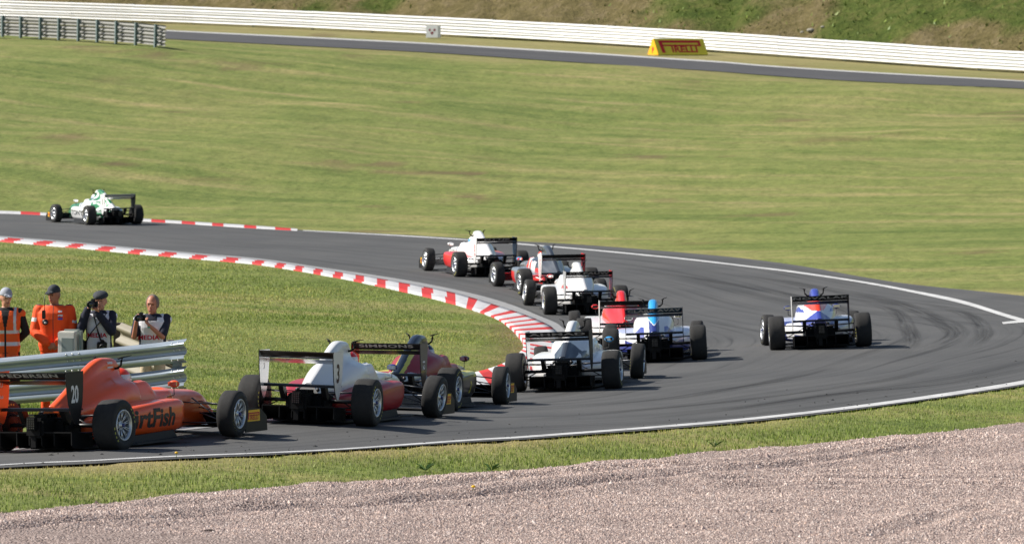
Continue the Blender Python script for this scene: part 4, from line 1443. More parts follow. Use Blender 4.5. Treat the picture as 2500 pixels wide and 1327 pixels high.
    # mirrors
    for s in (-1, 1):
        mc = L.get('mirror', 'black')
        mi = MB().ellipsoid((s*.425,.58,.655), (.072,.04,.042), P_[mc], 14, 8).build("mirror", root)
        MB().prism([(s*.425-.056,.632),(s*.425+.056,.632),(s*.425+.056,.68),(s*.425-.056,.68)], 'y', .532, .545, M_MIRROR).build("mirror_glass", mi)
        MB().tube([(s*.42,.585,.64),(s*.42,.585,.53),(s*.33,.58,.505)], .007, M_LINK, 6).build("mirror_stalk", mi)
    # aerial horns either side of the air intake
    for s in (-1, 1):
        hb = MB().tube([(s*.07,-.19,.865),(s*.12,-.185,.872),(s*.155,-.18,.905),(s*.165,-.175,.96),(s*.172,-.17,.985)], .0135, M_BLK, 8).build("intake_horn", root)
        MB().tube([(s*.160,-.24,.982),(s*.185,-.17,.995),(s*.245,-.08,1.012)], .018, M_BLK, 8, r2=.006, flat=.6).build("horn_tip", hb)
    # steering wheel and headrest inside the tub
    MB().lathe([(-.012,.10),(.012,.10),(.012,.125),(-.012,.125),(-.012,.10)], 'y', (0,.56,.53), M_BLK, 20, closed=False).build("steering_wheel", root)
    MB().prism([(-.17,.44),(.17,.44),(.16,.70),(.07,.80),(-.07,.80),(-.16,.70)], 'y', -.12, -.07, M_BLK).build("headrest", root)
    # lettering
    bvh = {}
    for s in (-1, 1):
        bvh[s] = BVHTree.FromPolygons([v.co for v in pods[s].data.vertices], [tuple(p.vertices) for p in pods[s].data.polygons])
    for (s, txt, yc, zc, size, sx, mt) in L.get('podtext', []):
        d = 1 if s > 0 else -1
        def onpod(tx, ty):
            y, z = yc + d * tx, zc + ty
            hit = bvh[s].ray_cast(Vector((s * 1.5, y, z)), Vector((-s, 0, 0)))
            x = hit[0].x if hit[0] is not None else s * .6
            return (x + s * .004, y, z)
        text_obj(txt, onpod, mt, pods[s], size=size, sx=sx, dense=.04, bold=.008 * size / .25)
    for (s, txt, yc, zc, size, sx, mt, rot, outer) in L.get('eptext', []):
        X = s * .4826 if outer else s * .4685
        d = (1 if s > 0 else -1) * (1 if outer else -1)
        fn = (lambda tx, ty: (X, yc + d*tx, zc+ty)) if not rot else (lambda tx, ty: (X, yc + d*ty, zc-tx))
        text_obj(txt, fn, mt, root, size=size, sx=sx, bold=.006 * size / .2)
    cb = None
    for (s, txt, yc, zc, size, sx, mt) in L.get('covertext', []):
        if cb is None: cb = BVHTree.FromPolygons([v.co for v in ec.data.vertices], [tuple(p.vertices) for p in ec.data.polygons])
        d = 1 if s > 0 else -1
        def oncov(tx, ty):
            y, z = yc + d * tx, zc + ty
            hit = cb.ray_cast(Vector((s * 1.5, y, z)), Vector((-s, 0, 0)))
            return ((hit[0].x if hit[0] is not None else 0) + s * .004, y, z)
        text_obj(txt, oncov, mt, ec, size=size, sx=sx, dense=.04, bold=.003)
    return root, M

const = lambda c: (lambda *a: c)
def vee(x, z, z0, k): return z > z0 + abs(x) * k
def cover_E(x, y, z):
    if z > .60 + abs(x) * 1.0 and abs(x) < .10: return 'cyan'
    if abs(x) < .10 and z > .585 + abs(x) * 1.0: return 'white'
    if abs(x) < .083 + .02 * (z - .4): return 'dblue'
    if abs(x) > .17 and z < .56 - 1.1 * (abs(x) - .17) + .06 and z < .56: return 'blue'
    return 'white'
def cover_K(x, y, z):
    if z > .80: return 'blue'
    ax = abs(x)
    if z > .63 + .0 * ax and ax < .10 + (z - .63) * 1.2: return 'ored'
    if z < .63 and ax < .02 + (.63 - z) * 1.35: return 'blue'
    if ax > .2 and z > .60 and ax > .2 + (z - .6) * .9: return 'blue'
    return 'white'
def cover_D(x, y, z):
    ax = abs(x)
    if z > .70: return 'white'
    if ax < .055 + (.70 - z) * .75 and z > .52: return 'char'
    if z <= .52 and ax < .19 - (.52 - z) * .7: return 'char'
    if x > .05 and abs(z - (.68 - (x - .05) * .9)) < .025: return 'char'
    if x > .22 and .42 < z < .56 and x < .27: return 'char'
    return 'white'
def cover_C(x, y, z):
    ax = abs(x)
    if z > .86: return 'navy'
    if ax < .055: return 'navy'
    if ax < .092: return 'yellow'
    if z < .50 and .12 < ax < .3 and z < .52 - .5 * (ax - .12): return 'silver'
    return 'maroon'
def cover_H(x, y, z):
    ax = abs(x)
    if ax > .16 and y > -.55 and z < .66 and z > .45: return 'white' if y < -.22 else 'red'
    if z < .52 and ax > .12 and y > -.9: return 'red'
    return 'char'
def cover_J(x, y, z):
    n = noise.noise(Vector((x * 6 + 3, y * 5, z * 7)))
    if z < .62 and n > -.12: return 'white'
    if n > .16: return 'white'
    if z > .9 and y > -.3: return 'white'
    return 'green'
def mono_two(front, side): return lambda x, y, z: front if y > .82 else side
CARS = {}
CARS['orange'] = car("racing_car", ((280, 1096), 1, 24.5, -6), "orange single-seater number 20 nearest the camera, sliding past the galvanised barrier",
    dict(mono=lambda x, y, z: 'black' if z < .12 and y > .9 else 'orange', cover=const('orange'), pod=const('orange'), ep=lambda s: ('orange', 'orange') if s < 0 else ('black', 'black'), name="PEDERSEN", name_sx=1.75, fw='black', mirror='orange',
         podtext=[(1, "DirtFish", -.36, .30, .29, 1.12, M_DECALK)], eptext=[(1, "20", -1.80, .645, .26, .62, M_LIGHTW, False, True), (-1, "U", -1.78, .76, .10, .9, M_LIGHTW, False, False), (-1, "hub", -1.78, .62, .055, .9, M_LIGHTW, False, False)],
         covertext=[(1, "UNITED", -.30, .935, .032, 1.0, M_LIGHTW), (1, "CARBONO", -.30, .885, .022, 1.2, M_LIGHTW)]))
CARS['three'] = car("racing_car", ((895, 1039), 1, 16, -5), "white single-seater number 3 with dark red sidepods, just ahead of the orange car",
    dict(mono=const('white'), cover=const('white'), pod=const('dred'), ep=const(('silver', 'white')), wing='brown', wing2='silver', mirror='dblue', fw='white',
         eptext=[(1, "3", -1.79, .63, .31, .85, mat("decal_maroon", lin(60, 22, 22), rough=.5), False, True), (-1, "3", -1.79, .70, .10, .8, M_LIGHTW, False, False)], podtext=[]))
CARS['maroon'] = car("racing_car", ((1097, 1002), 1, 14, -5), "maroon single-seater number 12 with a black and yellow spine on its engine cover",
    dict(mono=lambda x, y, z: ('yellow' if .04 < abs(x) < .09 else 'navy') if y > .9 else 'maroon', cover=cover_C, pod=lambda s, x, y, z: 'yellow' if z > .435 and y > -.3 else ('maroon' if z > .45 else 'brown'), ep=lambda s: ('red', 'red') if s < 0 else ('brown', 'brown'),
         name="SIMMONS", name_sx=1.9, fw='black', mirror='navy', eptext=[(1, "12", -1.80, .62, .15, 1.0, M_LIGHTW, True, True)], podtext=[(1, "3", .02, .27, .22, .8, P_['yellow'])]))
CARS['silver'] = car("racing_car", ((1497, 947), 1, 9, -6), "white single-seater with a charcoal teardrop on its engine cover, beside the kerb apex",
    dict(mono=const('white'), cover=cover_D, pod=const('white'), ep=lambda s: ('silver', 'silver') if s < 0 else ('black', 'black'), name="AHMAD", name_sx=2.6, mirror='cyan', fw='white'))
CARS['bluewhite'] = car("racing_car", ((1707, 877), 1, 1.5, -6), "white single-seater with a light blue intake and a dark blue spine stripe",
    dict(mono=const('white'), cover=cover_E, pod=lambda s, x, y, z: 'lav' if z > .45 else ('blue' if z < .30 and y < -.2 else 'white'), ep=lambda s: ('teal', 'teal'), wing='teal', name="CLARK AVAV", name_sx=1.6, mirror='white', fw='white',
         podtext=[(-1, "D", -.35, .30, .18, 1, P_['cyan'])]))
CARS['redwhite'] = car("racing_car", ((1427, 855), -1, -2, -6), "single-seater with glossy red engine cover and white sidepods, half hidden behind two others",
    dict(mono=const('white'), cover=lambda x, y, z: 'red', pod=const('white'), ep=lambda s: ('white', 'white'), mirror='red', fw='white'))
CARS['novalak'] = car("racing_car", ((2108, 845), 1, .5, -7), "blue single-seater with orange and white engine cover, alone on the outer line",
    dict(mono=lambda x, y, z: 'blue' if y > .6 else ('white' if z > .62 else 'blue'), cover=cover_K, pod=lambda s, x, y, z: 'lav' if z > .455 else ('white' if abs(z - .30 + (y + .6) * .3) < .045 or (y < -.75 and z > .2) else 'dblue'), ep=lambda s: ('white', 'white') if s < 0 else ('black', 'black'),
         name="NOVALAK", name_sx=2.2, mirror='dblue', fw='dblue'))
CARS['redplate'] = car("racing_car", ((1342, 767), -1, -8, -6), "all white single-seater with a red right wing endplate, close to the kerb",
    dict(mono=const('white'), cover=const('white'), pod=const('white'), ep=lambda s: ('brown', 'silver') if s < 0 else ('red', 'red'), name="DE PAUW", name_sx=2.0, mirror='red', fw='white',
         covertext=[(-1, "LANAN", -.62, .50, .11, 1.3, M_DECALR)], eptext=[(-1, "RACING", -1.80, .62, .08, 1.2, M_LIGHTW, True, True)]))
CARS['charcoal'] = car("racing_car", ((1281, 720), -1, -12, -6), "charcoal single-seater with red and white flashes between two white cars",
    dict(mono=lambda x, y, z: ('red' if y > .10 else 'white') if (y < .35 and z > .45) else 'grey', cover=cover_H, pod=lambda s, x, y, z: 'grey' if z > .40 else ('red' if y > .0 or (y < -.45 and z > .25) else 'grey'), ep=lambda s: ('brown', 'white') if s < 0 else ('red', 'red'), wing='black',
         mirror='cyan', fw='red', eptext=[(-1, "RACING", -1.80, .60, .09, 1.2, M_DECALR, True, True)]))
CARS['redpod'] = car("racing_car", ((1122, 675), -1, -15.5, -5), "white single-seater with bright red sidepods and a dark blue right endplate, second in line",
    dict(mono=const('white'), cover=const('white'), pod=lambda s, x, y, z: 'red' if z > .0 and y > -.9 else 'white', ep=lambda s: ('white', 'white') if s < 0 else ('teal', 'teal'), wing='black', name="FITTJE", name_sx=2.4, mirror='white', fw='white',
         eptext=[(-1, "FIA F", -1.80, .62, .10, 1.2, M_DECALR, True, True)]))
CARS['green'] = car("racing_car", ((219, 549), -1, -26, -4), "green and white single-seater leading the field at the far left of the track",
    dict(mono=lambda x, y, z: 'green' if y > .62 else 'white', cover=cover_J, pod=lambda s, x, y, z: 'white' if y > -.62 or noise.noise(Vector((x*8, y*6, z*8))) > 0 else 'green', ep=lambda s: ('white', 'white') if s < 0 else ('black', 'black'), wing='silver', wing2='silver', mirror='white', fw='black',
         podtext=[(-1, "TONY", -.10, .32, .20, 1.5, P_['char'])], eptext=[(-1, "1", -1.80, .68, .24, .9, M_DECALK, False, True)]))
# ---------------------------------------------------------------- people
def capsule(mb, a, b, ra, rb, n=12):
    a, b = Vector(a), Vector(b)
    d = b - a
    L = d.length
    if L < 1e-6:
        mb.ellipsoid(a, (ra, ra, ra), M_BLK, n, 8); return
    d.normalize()
    ref = Vector((0, 0, 1)) if abs(d.z) < .9 else Vector((0, 1, 0))
    u = d.cross(ref).normalized(); w = d.cross(u)
    rings = []
    for k in range(1, 4):
        th = math.pi / 2 * (k / 3.999)
        rings.append((a - d * ra * math.cos(th), ra * math.sin(th)))
    rings.append((a, ra)); rings.append((b, rb))
    for k in range(3, 0, -1):
        th = math.pi / 2 * (k / 3.999)
        rings.append((b + d * rb * math.cos(th), rb * math.sin(th)))
    vs_, fs = [], []
    for c, r in rings:
        for j in range(n):
            an = 2 * math.pi * j / n
            vs_.append(c + u * r * math.cos(an) + w * r * math.sin(an))
    m = len(rings)
    for i in range(m - 1):
        for j in range(n):
            fs.append((i*n+j, i*n+(j+1) % n, (i+1)*n+(j+1) % n, (i+1)*n+j))
    fs.append(tuple(range(n))); fs.append(tuple((m-1)*n + j for j in reversed(range(n))))
    mb.add(vs_, fs, M_BLK, True)
def rings(mb, R_, n=28):
    """closed loft of ellipses (cx, cy, z, rx, ry)"""
    vs_, fs = [], []
    for cx, cy, z, rx, ry in R_:
        for j in range(n):
            a = 2 * math.pi * j / n
            c, s = math.cos(a), math.sin(a)
            e = .82
            vs_.append((cx + rx * math.copysign(abs(c) ** e, c), cy + ry * math.copysign(abs(s) ** e, s), z))
    m = len(R_)
    for i in range(m - 1):
        for j in range(n):
            fs.append((i*n+j, i*n+(j+1) % n, (i+1)*n+(j+1) % n, (i+1)*n+j))
    fs.append(tuple(reversed(range(n)))); fs.append(tuple((m-1)*n + j for j in range(n)))
    mb.add(vs_, fs, M_BLK, True)
def fuse(name, mb, parent, colour, voxel=.009, smooth=5):
    """one continuous skin over overlapping forms; colour(x, y, z) -> material"""
    me0 = mb.mesh(name)
    tmp = bpy.data.objects.new(name, me0)
    COL.objects.link(tmp)
    rm = tmp.modifiers.new("r", 'REMESH'); rm.mode = 'VOXEL'; rm.voxel_size = voxel
    sm = tmp.modifiers.new("s", 'SMOOTH'); sm.factor = .5; sm.iterations = smooth
    bpy.context.view_layer.update()
    me = bpy.data.meshes.new_from_object(tmp.evaluated_get(bpy.context.evaluated_depsgraph_get()))
    bpy.data.objects.remove(tmp); bpy.data.meshes.remove(me0)
    me.name = name
    me.materials.clear()
    ms = []
    idx = np.zeros(len(me.polygons), np.int32)
    for i, p in enumerate(me.polygons):
        m = colour(*p.center)
        if m not in ms: ms.append(m)
        idx[i] = ms.index(m)
    for m in ms: me.materials.append(m)
    me.polygons.foreach_set("material_index", idx)
    me.polygons.foreach_set("use_smooth", np.ones(len(me.polygons), bool))
    return add_obj(name, me, parent) if parent is not None else add_obj(name, me)

SKIN = mat("skin", lin(196, 142, 116), rough=.55, var=.06, vscale=20)
SKIN_T = mat("skin_tanned", lin(178, 118, 92), rough=.55, var=.06, vscale=20)
LIPS = mat("lips", lin(150, 86, 78), rough=.5)
EYE = mat("eye_dark", (.02, .015, .012), rough=.2)
def cloth(n, c, rough=.85, var=.12): return mat(n, c, rough=rough, var=var, vscale=9, bump=.35, bscale=26)
C_HIVIS = cloth("hi_vis_orange", lin(255, 96, 26), .7, .05)
C_SUIT = cloth("suit_orange", lin(255, 84, 20), .75, .10)
C_BLACK = cloth("black_cloth", (.012, .012, .014))
C_NAVY = cloth("navy_cloth", lin(30, 34, 52))
C_BIB = cloth("white_bib_cloth", (.72, .73, .76), .7, .04)
C_REFL = mat("reflective_tape", (.62, .63, .66), rough=.35, metal=.3)
C_KHAKI = cloth("khaki_cloth", lin(196, 178, 150))
C_CAPG = cloth("grey_cap_cloth", lin(158, 162, 172))
C_CAPD = cloth("dark_cap_cloth", lin(52, 56, 62))
C_HAIR = cloth("grey_hair", lin(120, 108, 98))
C_HAIRD = cloth("dark_hair", lin(52, 40, 32))
C_SHOE = mat("shoe_dark", (.03, .028, .026), rough=.6)
C_SHOEW = mat("shoe_pale", (.45, .45, .45), rough=.6)
C_PATCHB = mat("patch_blue", lin(60, 80, 170), rough=.7)
C_PATCHR = mat("patch_red", lin(200, 40, 40), rough=.7)
C_PATCHW = mat("patch_white", (.7, .7, .7), rough=.7)
M_CAMB = mat("camera_black", (.014, .014, .015), rough=.45, var=.2)
M_GLASS = mat("lens_glass", (.01, .012, .02), rough=.04, coat=1.0)
M_TEAL = mat("wristband_teal", lin(40, 160, 140), rough=.6)

def hand(mb, w, d, n, thumb_side, g=0.0, curl=.9):
    """palm from the wrist w along d, back of the hand facing n; fingers curl away from n"""
    w, d, n = Vector(w), Vector(d).normalized(), Vector(n).normalized()
    lat = d.cross(n).normalized() * thumb_side
    n = lat.cross(d).normalized() * thumb_side
    pc = w + d * .045
    for o in (-.027, -.009, .009, .027):
        capsule(mb, w + d * .01 + lat * o * .6, w + d * .085 + lat * o, .014 + g, .0125 + g, 8)
    for o, L in ((.030, .070), (.010, .080), (-.010, .074), (-.030, .058)):
        a = w + d * .088 + lat * o
        b = a + (d * math.cos(curl * .6) - n * math.sin(curl * .6)) * L * .5
        c = b + (d * math.cos(curl * 1.5) - n * math.sin(curl * 1.5)) * L * .5
        capsule(mb, a, b, .0095 + g, .0088 + g, 8); capsule(mb, b, c, .0088 + g, .0078 + g, 8)
    a = w + d * .03 + lat * .030
    b = a + (d * .6 + lat * .7 - n * .3).normalized() * .042
    c = b + (d * .9 + lat * .1 - n * .4).normalized() * .034
    capsule(mb, a, b, .0125 + g, .011 + g, 8); capsule(mb, b, c, .011 + g, .009 + g, 8)

def person(label, px, top, d, face, pose, look, cap_add=.02, wide=1.0):
    """stands on the ground behind the barrier facing the track (-y); look = head yaw"""
    p = pt_d(px, 900, d)
    gz_ = h(p[0], p[1])
    tall = pt_d(px, top, d)[2] - gz_
    s = tall / (1.765 + cap_add)
    mb = MB()
    HC = Vector((0 + pose.get('hx', 0), -.02 + pose.get('hy', 0), 1.635))
    RZ = Matrix.Rotation(R(look), 3, 'Z') @ Matrix.Rotation(R(pose.get('nod', 0)), 3, 'X')
    hs_ = face.get('head', 1.0)
    def Hd(v): return HC + RZ @ (Vector(v) * hs_)
    def hell(c, r):
        m2 = MB().ellipsoid((0, 0, 0), r, M_BLK, 20, 14)
        mb.add([Hd(Vector(v) + Vector(c)) for v in m2.v], m2.f, M_BLK, True)
    hell((0, .005, .015), (.077, .098, .112)); hell((0, -.030, -.050), (.056, .060, .070)); hell((0, -.062, -.098), (.026, .024, .020))
    hell((0, -.094, -.020), (.013, .020, .024)); hell((0, -.100, -.032), (.017, .013, .011)); hell((0, -.083, .028), (.055, .014, .012))
    hell((.076, .012, -.01), (.010, .020, .030)); hell((-.076, .012, -.01), (.010, .020, .030)); hell((0, -.086, -.064), (.024, .012, .012))
    capsule(mb, Vector((0, .012, 1.46)), Hd((0, .02, -.06)), .056, .054)
    T = [(0, 0, .86, .15, .10), (0, 0, .95, .168, .115), (0, 0, 1.06, .155, .108), (0, -.005, 1.18, .158, .112), (0, -.01, 1.30, .176, .118), (0, -.005, 1.39, .178, .105), (0, .005, 1.455, .135, .08), (0, .01, 1.50, .07, .06)]
    T = [(a, b, z, rx * wide, ry * (1 + (wide - 1) * .9)) for a, b, z, rx, ry in T]
    rings(mb, T)
    arms = {}
    for sd in (-1, 1):
        S = Vector((sd * .185 * (1 + (wide - 1) * .8), .01, 1.425)); E = Vector(pose['elbow'][sd]); Wr = Vector(pose['wrist'][sd])
        arms[sd] = (S, E, Wr)
        capsule(mb, S, E, .052, .041); capsule(mb, E, Wr, .041, .027)
        hd_, hn = pose['hand'][sd]
        hand(mb, Wr, hd_, hn, pose.get('thumb', {-1: 1, 1: -1})[sd], 0, pose.get('curl', .9))
    for sd in (-1, 1):
        Hp, K, A = Vector((sd * .095, 0, .90)), Vector((sd * .115, -.01, .50)), Vector((sd * .125, .02, .09))
        capsule(mb, Hp, K, .085, .055); capsule(mb, K, A, .055, .04); capsule(mb, A + Vector((0, .0, -.045)), A + Vector((sd * .02, -.15, -.055)), .038, .030)
    skin = face['skin']
    def bodycol(x, y, z):
        v = RZ.transposed() @ (Vector((x, y, z)) - HC)
        if v.y < -.07 * hs_ and abs(v.x) < .024 and -.072 < v.z < -.056: return LIPS
        return skin
    body = fuse("person", mb, None, bodycol, .0078, 4)
    body.location = (p[0], p[1], gz_); body.scale = (s, s, s)
    tag(body, label, "person")
    for sx in (-1, 1):
        MB().ellipsoid(Hd((sx * .030, -.086, .006)), (.012, .008, .007), EYE, 10, 6).build("eye", body)
    # clothes
    def top_shell(g, sleeve, z0=.86, neck=1.48):
        m = MB()
        rings(m, [(a, b, max(z, z0), rx + g, ry + g) for a, b, z, rx, ry in T if z < neck + .03])
        for sd in (-1, 1):
            S, E, Wr = arms[sd]
            if sleeve > 0: capsule(m, S, S.lerp(E, min(1, sleeve * 2)), .056 + g, .044 + g * (1.0 if sleeve < .5 else 1.0))
            if sleeve > .5: capsule(m, E, E.lerp(Wr, (sleeve - .5) * 2), .045 + g, .034 + g)
        return m
    fuse("top", top_shell(.013 + face.get('bulk', 0), face['sleeve'], .84), body, face['topcol'], .009, 6)
    m = MB()
    rings(m, [(0, 0, .80, .158 * wide, .12), (0, 0, .86, .172 * wide, .13), (0, 0, .95, .176 * wide, .128), (0, 0, 1.02, .165 * wide, .12)])
    for sd in (-1, 1):
        Hp, K, A = Vector((sd * .095, 0, .86)), Vector((sd * .118, -.01, .50)), Vector((sd * .128, .02, .07))
        capsule(m, Hp, K, .098, .074); capsule(m, K, A, .074, .066)
    fuse("trousers", m, body, face['legcol'], .011, 5)
    for sd in (-1, 1):
        A = Vector((sd * .125, .02, .045))
        m = MB(); capsule(m, A + Vector((0, .03, 0)), A + Vector((sd * .02, -.16, -.008)), .048, .036)
        fuse("shoe", m, body, lambda *a: face['shoe'], .010, 3)
    if 'vest' in face:
        m = MB()
        rings(m, [(a, b, max(z, face.get('vest_z', .80)), rx + .030, ry + .028) for a, b, z, rx, ry in [(0, 0, .80, .16, .11)] + T if z < 1.47])
        for sd in (-1, 1):
            S = arms[sd][0]
            capsule(m, S + Vector((-sd * .06, 0, .012)), S + Vector((sd * .022, 0, -.012)), .067, .067)
        v = fuse("vest", m, body, face['vest'], .009, 5)
        if face.get('vest_text'):
            bt = BVHTree.FromPolygons([q_.co for q_ in v.data.vertices], [tuple(q_.vertices) for q_ in v.data.polygons])
            x0, z0, sz = face['vest_text']
            def on(tx, ty):
                hit = bt.ray_cast(Vector((x0 + tx, -1, z0 + ty)), Vector((0, 1, 0)))
                return (x0 + tx, (hit[0].y if hit[0] is not None else -.15) - .005, z0 + ty)
            text_obj("MEDIA", on, mat("bib_red_print", lin(186, 40, 60), rough=.7), v, size=sz, sx=1.15, bold=.003, dense=.03)
    # headgear / hair
    m = MB()
    def hell2(mm, c, r):
        m2 = MB().ellipsoid((0, 0, 0), r, M_BLK, 20, 14)
        mm.add([Hd(Vector(v_) + Vector(c)) for v_ in m2.v], m2.f, M_BLK, True)
    if face['hat'] == 'cap':
        me_ = MB().ellipsoid((0, 0, 0), (.088, .106, .098), M_BLK, 20, 14)
        m.add([Hd((v_[0], v_[1] + .004, max(v_[2], -.012) + .050)) for v_ in me_.v], me_.f, M_BLK, True)
        capsule(m, Hd((-.045, -.105, .044)), Hd((.045, -.105, .044)), .018, .018); capsule(m, Hd((-.035, -.150, .034)), Hd((.035, -.150, .034)), .013, .013)
        capsule(m, Hd((0, -.10, .046)), Hd((0, -.165, .030)), .016, .011)
        fuse("cap", m, body, face['hatcol'], .007, 3)
    elif face['hat'] == 'flat':
        me_ = MB().ellipsoid((0, 0, 0), (.104, .125, .062), M_BLK, 20, 14)
        m.add([Hd((v_[0], v_[1] - .012, max(v_[2], -.03) + .078 + .10 * v_[1])) for v_ in me_.v], me_.f, M_BLK, True)
        capsule(m, Hd((-.05, -.120, .050)), Hd((.05, -.120, .050)), .014, .014)
        fuse("flat_cap", m, body, face['hatcol'], .007, 3)
    hm = MB()
    if face['hat'] == 'none':
        me_ = MB().ellipsoid((0, 0, 0), (.088, .106, .116), M_BLK, 22, 16)
        hm.add([Hd((v_[0], max(v_[1], -.058 + .4 * max(0, .06 - abs(v_[0]))) + .012, max(v_[2], -.062) + .020)) for v_ in me_.v], me_.f, M_BLK, True)
    else:
        me_ = MB().ellipsoid((0, 0, 0), (.080, .088, .085), M_BLK, 18, 12)
        hm.add([Hd((v_[0], max(v_[1], 0) + .018, min(max(v_[2], -.07), .04) + .0)) for v_ in me_.v], me_.f, M_BLK, True)
    fuse("hair", hm, body, lambda *a: face['hair'], .008, 3)
    M = Matrix.Translation((p[0], p[1], gz_)) @ Matrix.Scale(s, 4)
    return body, M, s

def orange_vest(x, y, z):
    if y < -.04 and abs(x) < .012: return C_BLACK
    if y < .02 and abs(x) < .055 * (z - 1.14) / .30 and z > 1.14: return C_BLACK
    for zb in (.995, 1.16):
        if abs(z - zb) < .024: return C_REFL
    if .115 < abs(x) < .150 and z > 1.16: return C_REFL
    return C_HIVIS
def suit(x, y, z):
    if z > 1.495: return C_CAPD
    if y < -.06:
        if abs(x - .10) < .030 and abs(z - 1.335) < .035: return C_PATCHW if z > 1.35 else (C_PATCHR if z > 1.33 else C_PATCHB)
        if abs(x - .095) < .025 and abs(z - 1.415) < .012: return C_PATCHW
        if abs(x) < .005 and z > .95: return C_CAPD
    if x < -.235 and abs(z - 1.30) < .03: return C_PATCHW
    if x > .255 and abs(z - 1.27) < .018: return C_PATCHW
    return C_SUIT
def bib(x, y, z):
    if z > 1.40 and abs(x) < .075: return C_NAVY
    if abs(x) > .168 and z < 1.33: return C_NAVY
    if y < 0 and (x - .06) ** 2 + (z - 1.30) ** 2 < .0006: return C_BIB
    return C_BIB
P1 = person("person in an orange hi-vis vest and grey cap, cut off by the left edge", 16, 700, 57.6,
    dict(skin=SKIN, topcol=lambda *a: C_BLACK, sleeve=.97, legcol=lambda *a: C_BLACK, shoe=C_SHOEW, vest=orange_vest, vest_z=.80, hat='cap', hatcol=lambda *a: C_CAPG, hair=C_HAIRD),
    dict(elbow={-1: (-.27, .07, 1.15), 1: (.27, .07, 1.15)}, wrist={-1: (-.10, .17, .98), 1: (.10, .17, .98)}, hand={-1: ((.8, .1, -.4), (0, 1, 0)), 1: ((-.8, .15, -.4), (0, 1, 0))}, nod=6), 24)
P2 = person("marshal in full orange overalls and dark cap standing with hands clasped", 133, 693, 57.8,
    dict(skin=SKIN_T, topcol=suit, sleeve=.98, bulk=.018, legcol=lambda *a: C_SUIT, shoe=C_SHOE, hat='cap', hatcol=lambda *a: C_CAPD, hair=C_HAIR),
    dict(elbow={-1: (-.265, -.02, 1.13), 1: (.265, -.02, 1.13)}, wrist={-1: (-.075, -.21, .985), 1: (.075, -.21, .985)}, hand={-1: ((.85, -.1, -.45), (-.2, -1, .1)), 1: ((-.85, -.2, -.40), (.2, -1, .1))}, nod=4), -28, wide=1.14)
P3 = person("photographer in a dark flat cap and white MEDIA bib with camera raised to the eye", 242, 709, 57.8,
    dict(head=1.08, skin=SKIN, topcol=lambda *a: C_NAVY, sleeve=.98, bulk=.010, legcol=lambda *a: C_BLACK, shoe=C_SHOE, vest=bib, vest_z=.90, vest_text=(-.02, 1.14, .085), hat='flat', hatcol=lambda *a: C_CAPD, hair=C_HAIR),
    dict(elbow={-1: (-.26, -.14, 1.22), 1: (.20, -.16, 1.20)}, wrist={-1: (-.145, -.19, 1.525), 1: (.005, -.25, 1.475)}, hand={-1: ((.15, -.35, .9), (-1, -.2, .1)), 1: ((-.25, -.45, .85), (.3, .5, -.8))}, hx=.03, nod=4, curl=1.3), -8)
P4 = person("bareheaded grey-haired photographer in navy polo shirt and white MEDIA bib", 373, 722, 57.4,
    dict(head=1.16, skin=SKIN_T, topcol=lambda *a: C_NAVY, sleeve=.40, bulk=.012, legcol=lambda *a: C_KHAKI, shoe=C_SHOE, vest=bib, vest_z=.90, vest_text=(-.05, 1.15, .095), hat='none', hatcol=None, hair=C_HAIR),
    dict(elbow={-1: (-.27, -.10, 1.16), 1: (.16, -.17, 1.165)}, wrist={-1: (-.225, -.23, 1.40), 1: (-.03, -.30, 1.345)}, hand={-1: ((.15, -.35, .9), (-1, -.2, .1)), 1: ((-.55, -.35, .7), (.3, .4, -.8))}, nod=2, curl=1.3), -10, cap_add=0, wide=1.12)

def slr(label, M, loc, yaw=0, pitch=0, lens_len=.13, name="camera", group=None):
    """local -y is the lens axis"""
    root = empty(name)
    root.matrix_world = M @ Matrix.Translation(loc) @ Matrix.Rotation(R(yaw), 4, 'Z') @ Matrix.Rotation(R(pitch), 4, 'X')
    tag(root, label, "camera", group)
    b = MB(); b.box((0, 0, 0), (.145, .06, .098), M_CAMB, bev=.012); b.box((.004, -.004, .062), (.062, .07, .042), M_CAMB, bev=.012); b.box((-.055, -.022, -.004), (.034, .05, .09), M_CAMB, bev=.012)
    b.build("camera_body", root)
    l = MB().lathe([(-.02, .038), (-.05, .041), (-.055, .044), (-lens_len + .02, .044), (-lens_len + .015, .050), (-lens_len - .02, .052), (-lens_len - .02, .044), (-lens_len + .005, .040)], 'y', (0, 0, 0), M_CAMB, 24, closed=False).build("lens", root)
    MB().lathe([(-lens_len + .006, .041), (-lens_len, .025), (-lens_len - .003, .0)], 'y', (0, 0, 0), M_GLASS, 20, closed=False).build("front_glass", l)
    return root
slr("black camera with short lens held to the face of the flat-capped photographer", P3[1], (-.060, -.245, 1.600), -12, 0)
slr("second black camera hanging on a strap at the flat-capped photographer's belly", P3[1], (.06, -.20, 1.0), 12, 14, .10)
slr("black camera held at chin height by the bareheaded photographer", P4[1], (-.150, -.285, 1.455), -14, 0)
def strap(M, pts, r, m, parent_label):
    o = MB().tube(pts, r, m, 8, flat=.45).build("strap")
    o.matrix_world = M
    return o
st_ = MB().tube([(.05, -.165, 1.04), (.00, -.175, 1.20), (-.04, -.165, 1.36), (-.07, -.09, 1.455)], .012, C_BLACK, 8, flat=.4).build("strap", P3[0])
st2 = MB().tube([(-.20, -.05, 1.02), (-.10, -.165, 1.18), (.05, -.170, 1.36), (.11, -.07, 1.46)], .016, C_BLACK, 8, flat=.35).build("bag_strap", P3[0])
bag = MB().box((0, 0, 0), (.10, .20, .26), C_BLACK, bev=.03).box((0, -.02, .10), (.11, .21, .10), C_BLACK, bev=.02).build("shoulder_bag")
bag.matrix_world = P3[1] @ Matrix.Translation((-.235, 0, .92)) @ Matrix.Rotation(R(-10), 4, 'Y')
